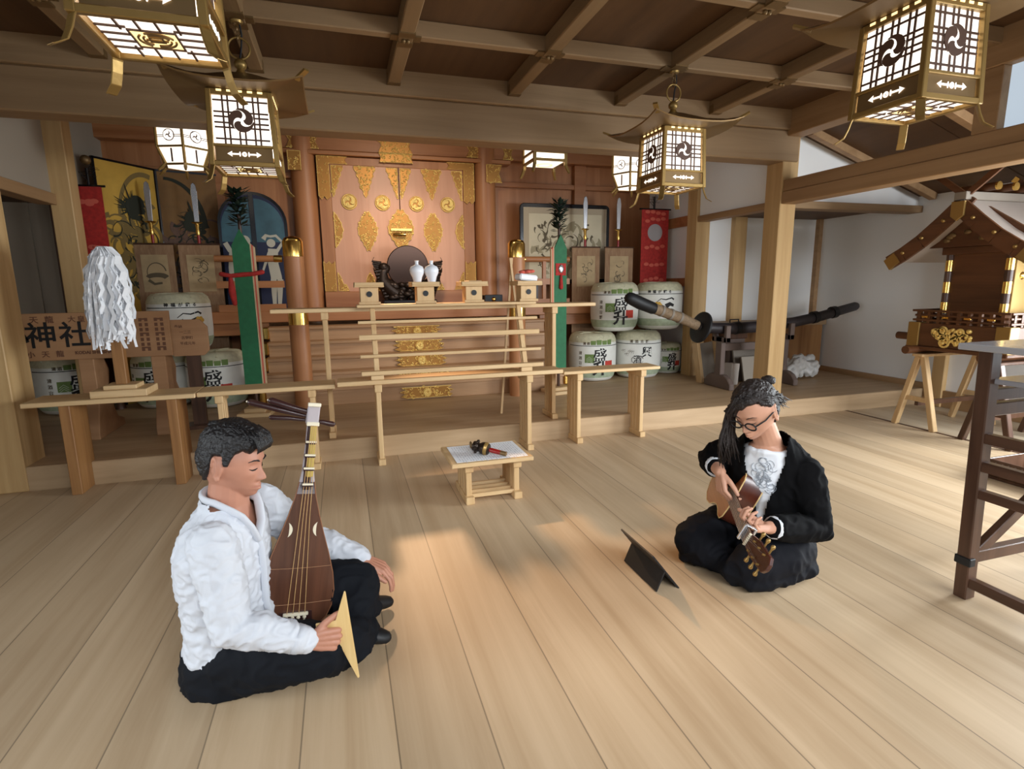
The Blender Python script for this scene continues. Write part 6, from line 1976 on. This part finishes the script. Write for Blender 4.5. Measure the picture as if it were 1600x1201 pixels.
# neck, frets, bent peg box
nk = MB().loft([[(x, y, z) for x, y in ((-w_, .0), (w_, .0), (w_ * .8, .03), (-w_ * .8, .03))] for z, w_ in ((.53, .034), (.62, .021), (.72, .0175), (.80, .0165))])
nk.build('neck', M['biwaneck'], bw, bevel=.003)
MB().b2((-.006, -.014, .60), (.016, .0, .80)).build('ochre_string_wrap', M['biwagold'], bw, bevel=.003)
MB().b2((-.014, -.008, .55), (.012, .0, .80)).build('dark_fingerboard', M['biwapeg'], bw, bevel=.002)
for z, h in ((.575, .030), (.635, .026), (.685, .024), (.735, .020)):
    f_ = MB().b2((-.018, -h, z - .008), (.018, .0, z + .004)).build('fret', M['biwapeg'], bw, bevel=.002)
    MB().b2((-.018, -h - .001, z - .002), (.018, -h + .004, z + .005)).build('ivory_top', M['ivory'], f_)
MB().b2((-.020, -.022, .797), (.022, .0, .812)).build('nut', M['ivory'], bw, bevel=.002)
pbx = MB().prism([(-.012, .80), (.036, .80), (.012, .855), (-.016, .880), (-.03, .880), (-.024, .86)], -.02, .02, Matrix.Rotation(PI / 2, 4, 'Z') @ fx_)
pbx.v = [(x, -y * -1.0, z) for x, y, z in pbx.v]
pbx.build('peg_box', M['biwaneck'], bw, bevel=.004)
MB().b2((-.021, -.034, .872), (.021, -.012, .886)).build('head_cap', M['ivory'], bw, bevel=.002)
for (p0, p1, p2, r) in (((.0, .02, .826), (-.08, .035, .842), (-.20, .05, .868), .0125), ((.0, .004, .846), (-.06, .02, .858), (-.135, .03, .880), .0135), ((.0, .03, .812), (-.07, .045, .816), (-.13, .05, .815), .010), ((.0, .005, .812), (.035, .0, .812), (.068, -.004, .806), .011)):
    pgo = MB().tube([p0, p1, p2], [r * .55, r * .85, r], 10, True).build('tuning_peg', M['biwapeg'], bw, smooth=True)
    if r in (.0125, .0135):
        MB().ell(p2, (.004, .004, .004), 8, 6).build('peg_tip', M['ivory'], pgo, loc=(-.012, .001, .002))
st_ = MB()
for k in range(4):
    MB().tube([(-.004 + .006 * k, -.024, .800), (-.016 + .011 * k, -.02, .45), (-.030 + .02 * k, -.014, .074)], .0011, 5).build('string', M['string'], bw)
# plectrum
pk = thing('plectrum', 'large pale boxwood fan-shaped plectrum in the lute player\'s right hand', 'plectrum')
pk.matrix_world = Matrix.Translation((-.05, 1.706, .182)) @ Matrix.Rotation(-.24, 4, 'Z')
MB().prism([(.0, .155), (.004, .152), (.030, -.158), (.024, -.160), (-.036, -.010), (-.095, -.006), (-.098, .044), (-.034, .052)], -.004, .004, fx_).build('blade', M['boxwood'], pk, bevel=.002)

# =============================================================== the guitar
Bp, Np = Vector((1.755, 2.17, .360)), Vector((1.445, 1.625, .325))
yN = (Np - Bp).normalized()
sN = Vector((-.80, .42, .42)); sN = (sN - yN * sN.dot(yN)).normalized()
xN = yN.cross(sN)
if xN.z < 0: pass
gt = thing('guitar', 'dark acoustic guitar with pale fretboard across the lap of the long-haired man', 'guitar')
gt.matrix_world = Matrix(((xN.x, yN.x, sN.x, Bp.x), (xN.y, yN.y, sN.y, Bp.y), (xN.z, yN.z, sN.z, Bp.z), (0, 0, 0, 1)))
prof = [(-.17, .0), (-.168, .06), (-.15, .12), (-.10, .172), (-.03, .192), (.04, .178), (.10, .142), (.15, .124), (.20, .128), (.25, .142), (.29, .140), (.315, .115), (.325, .06), (.327, .0)]
poly = [(w_, t) for t, w_ in prof] + [(-w_, t) for t, w_ in prof[-2:0:-1]]
SC = .86
poly = [(x * SC, y * SC) for x, y in poly]
gb_ = MB().prism(poly, -.092, -.004).build('body', M['guitarside'], gt, smooth=True)
MB().prism([(x * .985, y * .985) for x, y in poly], -.004, .0).build('soundboard', M['guitartop'], gt)
rim = MB(); n = len(poly)
rim.tube([(x, y, -.001) for x, y in poly] + [(poly[0][0], poly[0][1], -.001)], .0028, 6)
rim.tube([(x, y, -.091) for x, y in poly] + [(poly[0][0], poly[0][1], -.091)], .0028, 6)
rim.build('binding', M['boxwood'], gt)
MB().prism(circle(0, .145, .045, 28), .0002, .0014).build('sound_hole', M['black'], gt)
MB().ring((0, .145, .0012), .052, .002, 'Z', 30, 5).build('rosette', M['boxwood'], gt)
MB().b2((-.07, -.012, 0), (.07, .012, .008)).build('bridge', M['darkwood'], gt, bevel=.002)
MB().b2((-.04, -.002, .008), (.04, .002, .012)).build('saddle', M['ivory'], gt)
MB().b2((-.026, .20, -.012), (.026, .64, .004)).build('neck', M['guitarside'], gt, bevel=.008)
MB().b2((-.0265, .19, .004), (.0265, .64, .009)).build('fretboard', M['fretboard'], gt, bevel=.001)
fr_ = MB()
for k in range(1, 18):
    d = .64 * (1 - 2 ** (-k / 12))
    fr_.b2((-.026, .64 - d - .001, .009), (.026, .64 - d + .001, .0105))
fr_.build('fret_wires', M['steel'], gt)
MB().b2((-.0265, .64, .002), (.0265, .648, .013)).build('nut', M['ivory'], gt)
TH = Matrix.Translation((0, .648, .004)) @ Matrix.Rotation(-.24, 4, 'X')
hdk = MB().prism([(-.027, 0), (.027, 0), (.037, .05), (.034, .15), (.012, .165), (-.012, .165), (-.034, .15), (-.037, .05)], -.014, .002, TH).build('headstock', M['guitarside'], gt, bevel=.002)
for sg in (-1, 1):
    for k in range(3):
        pg = MB().tube([TH @ Vector((sg * .025, .04 + .04 * k, -.008)), TH @ Vector((sg * .05, .04 + .04 * k, -.008)), TH @ Vector((sg * .062, .04 + .04 * k, -.008))], [.004, .004, .009], 8, True).build('tuner', M['brass'], hdk, smooth=True)
        MB().tube([TH @ Vector((sg * .022, .04 + .04 * k, .002)), TH @ Vector((sg * .022, .04 + .04 * k, .012))], .004, 8).build('string_post', M['brass'], hdk)
for k in range(6):
    x = -.021 + .0084 * k
    sg = -1 if k < 3 else 1
    kk = (2 - k) if k < 3 else k - 3
    MB().tube([(x * 1.3, .0, .012), (x, .645, .014), tuple(TH @ Vector((sg * .022, .04 + .04 * (k if k < 3 else 5 - k), .008)))], .0008, 4).build('string', M['steel'], gt)
MB().b2((-.034, .585, .012), (.034, .600, .024)).b2((-.036, .583, -.02), (-.030, .602, .02)).b2((-.034, .585, -.026), (.034, .600, -.016)).build('capo', M['steel'], gt, bevel=.002)
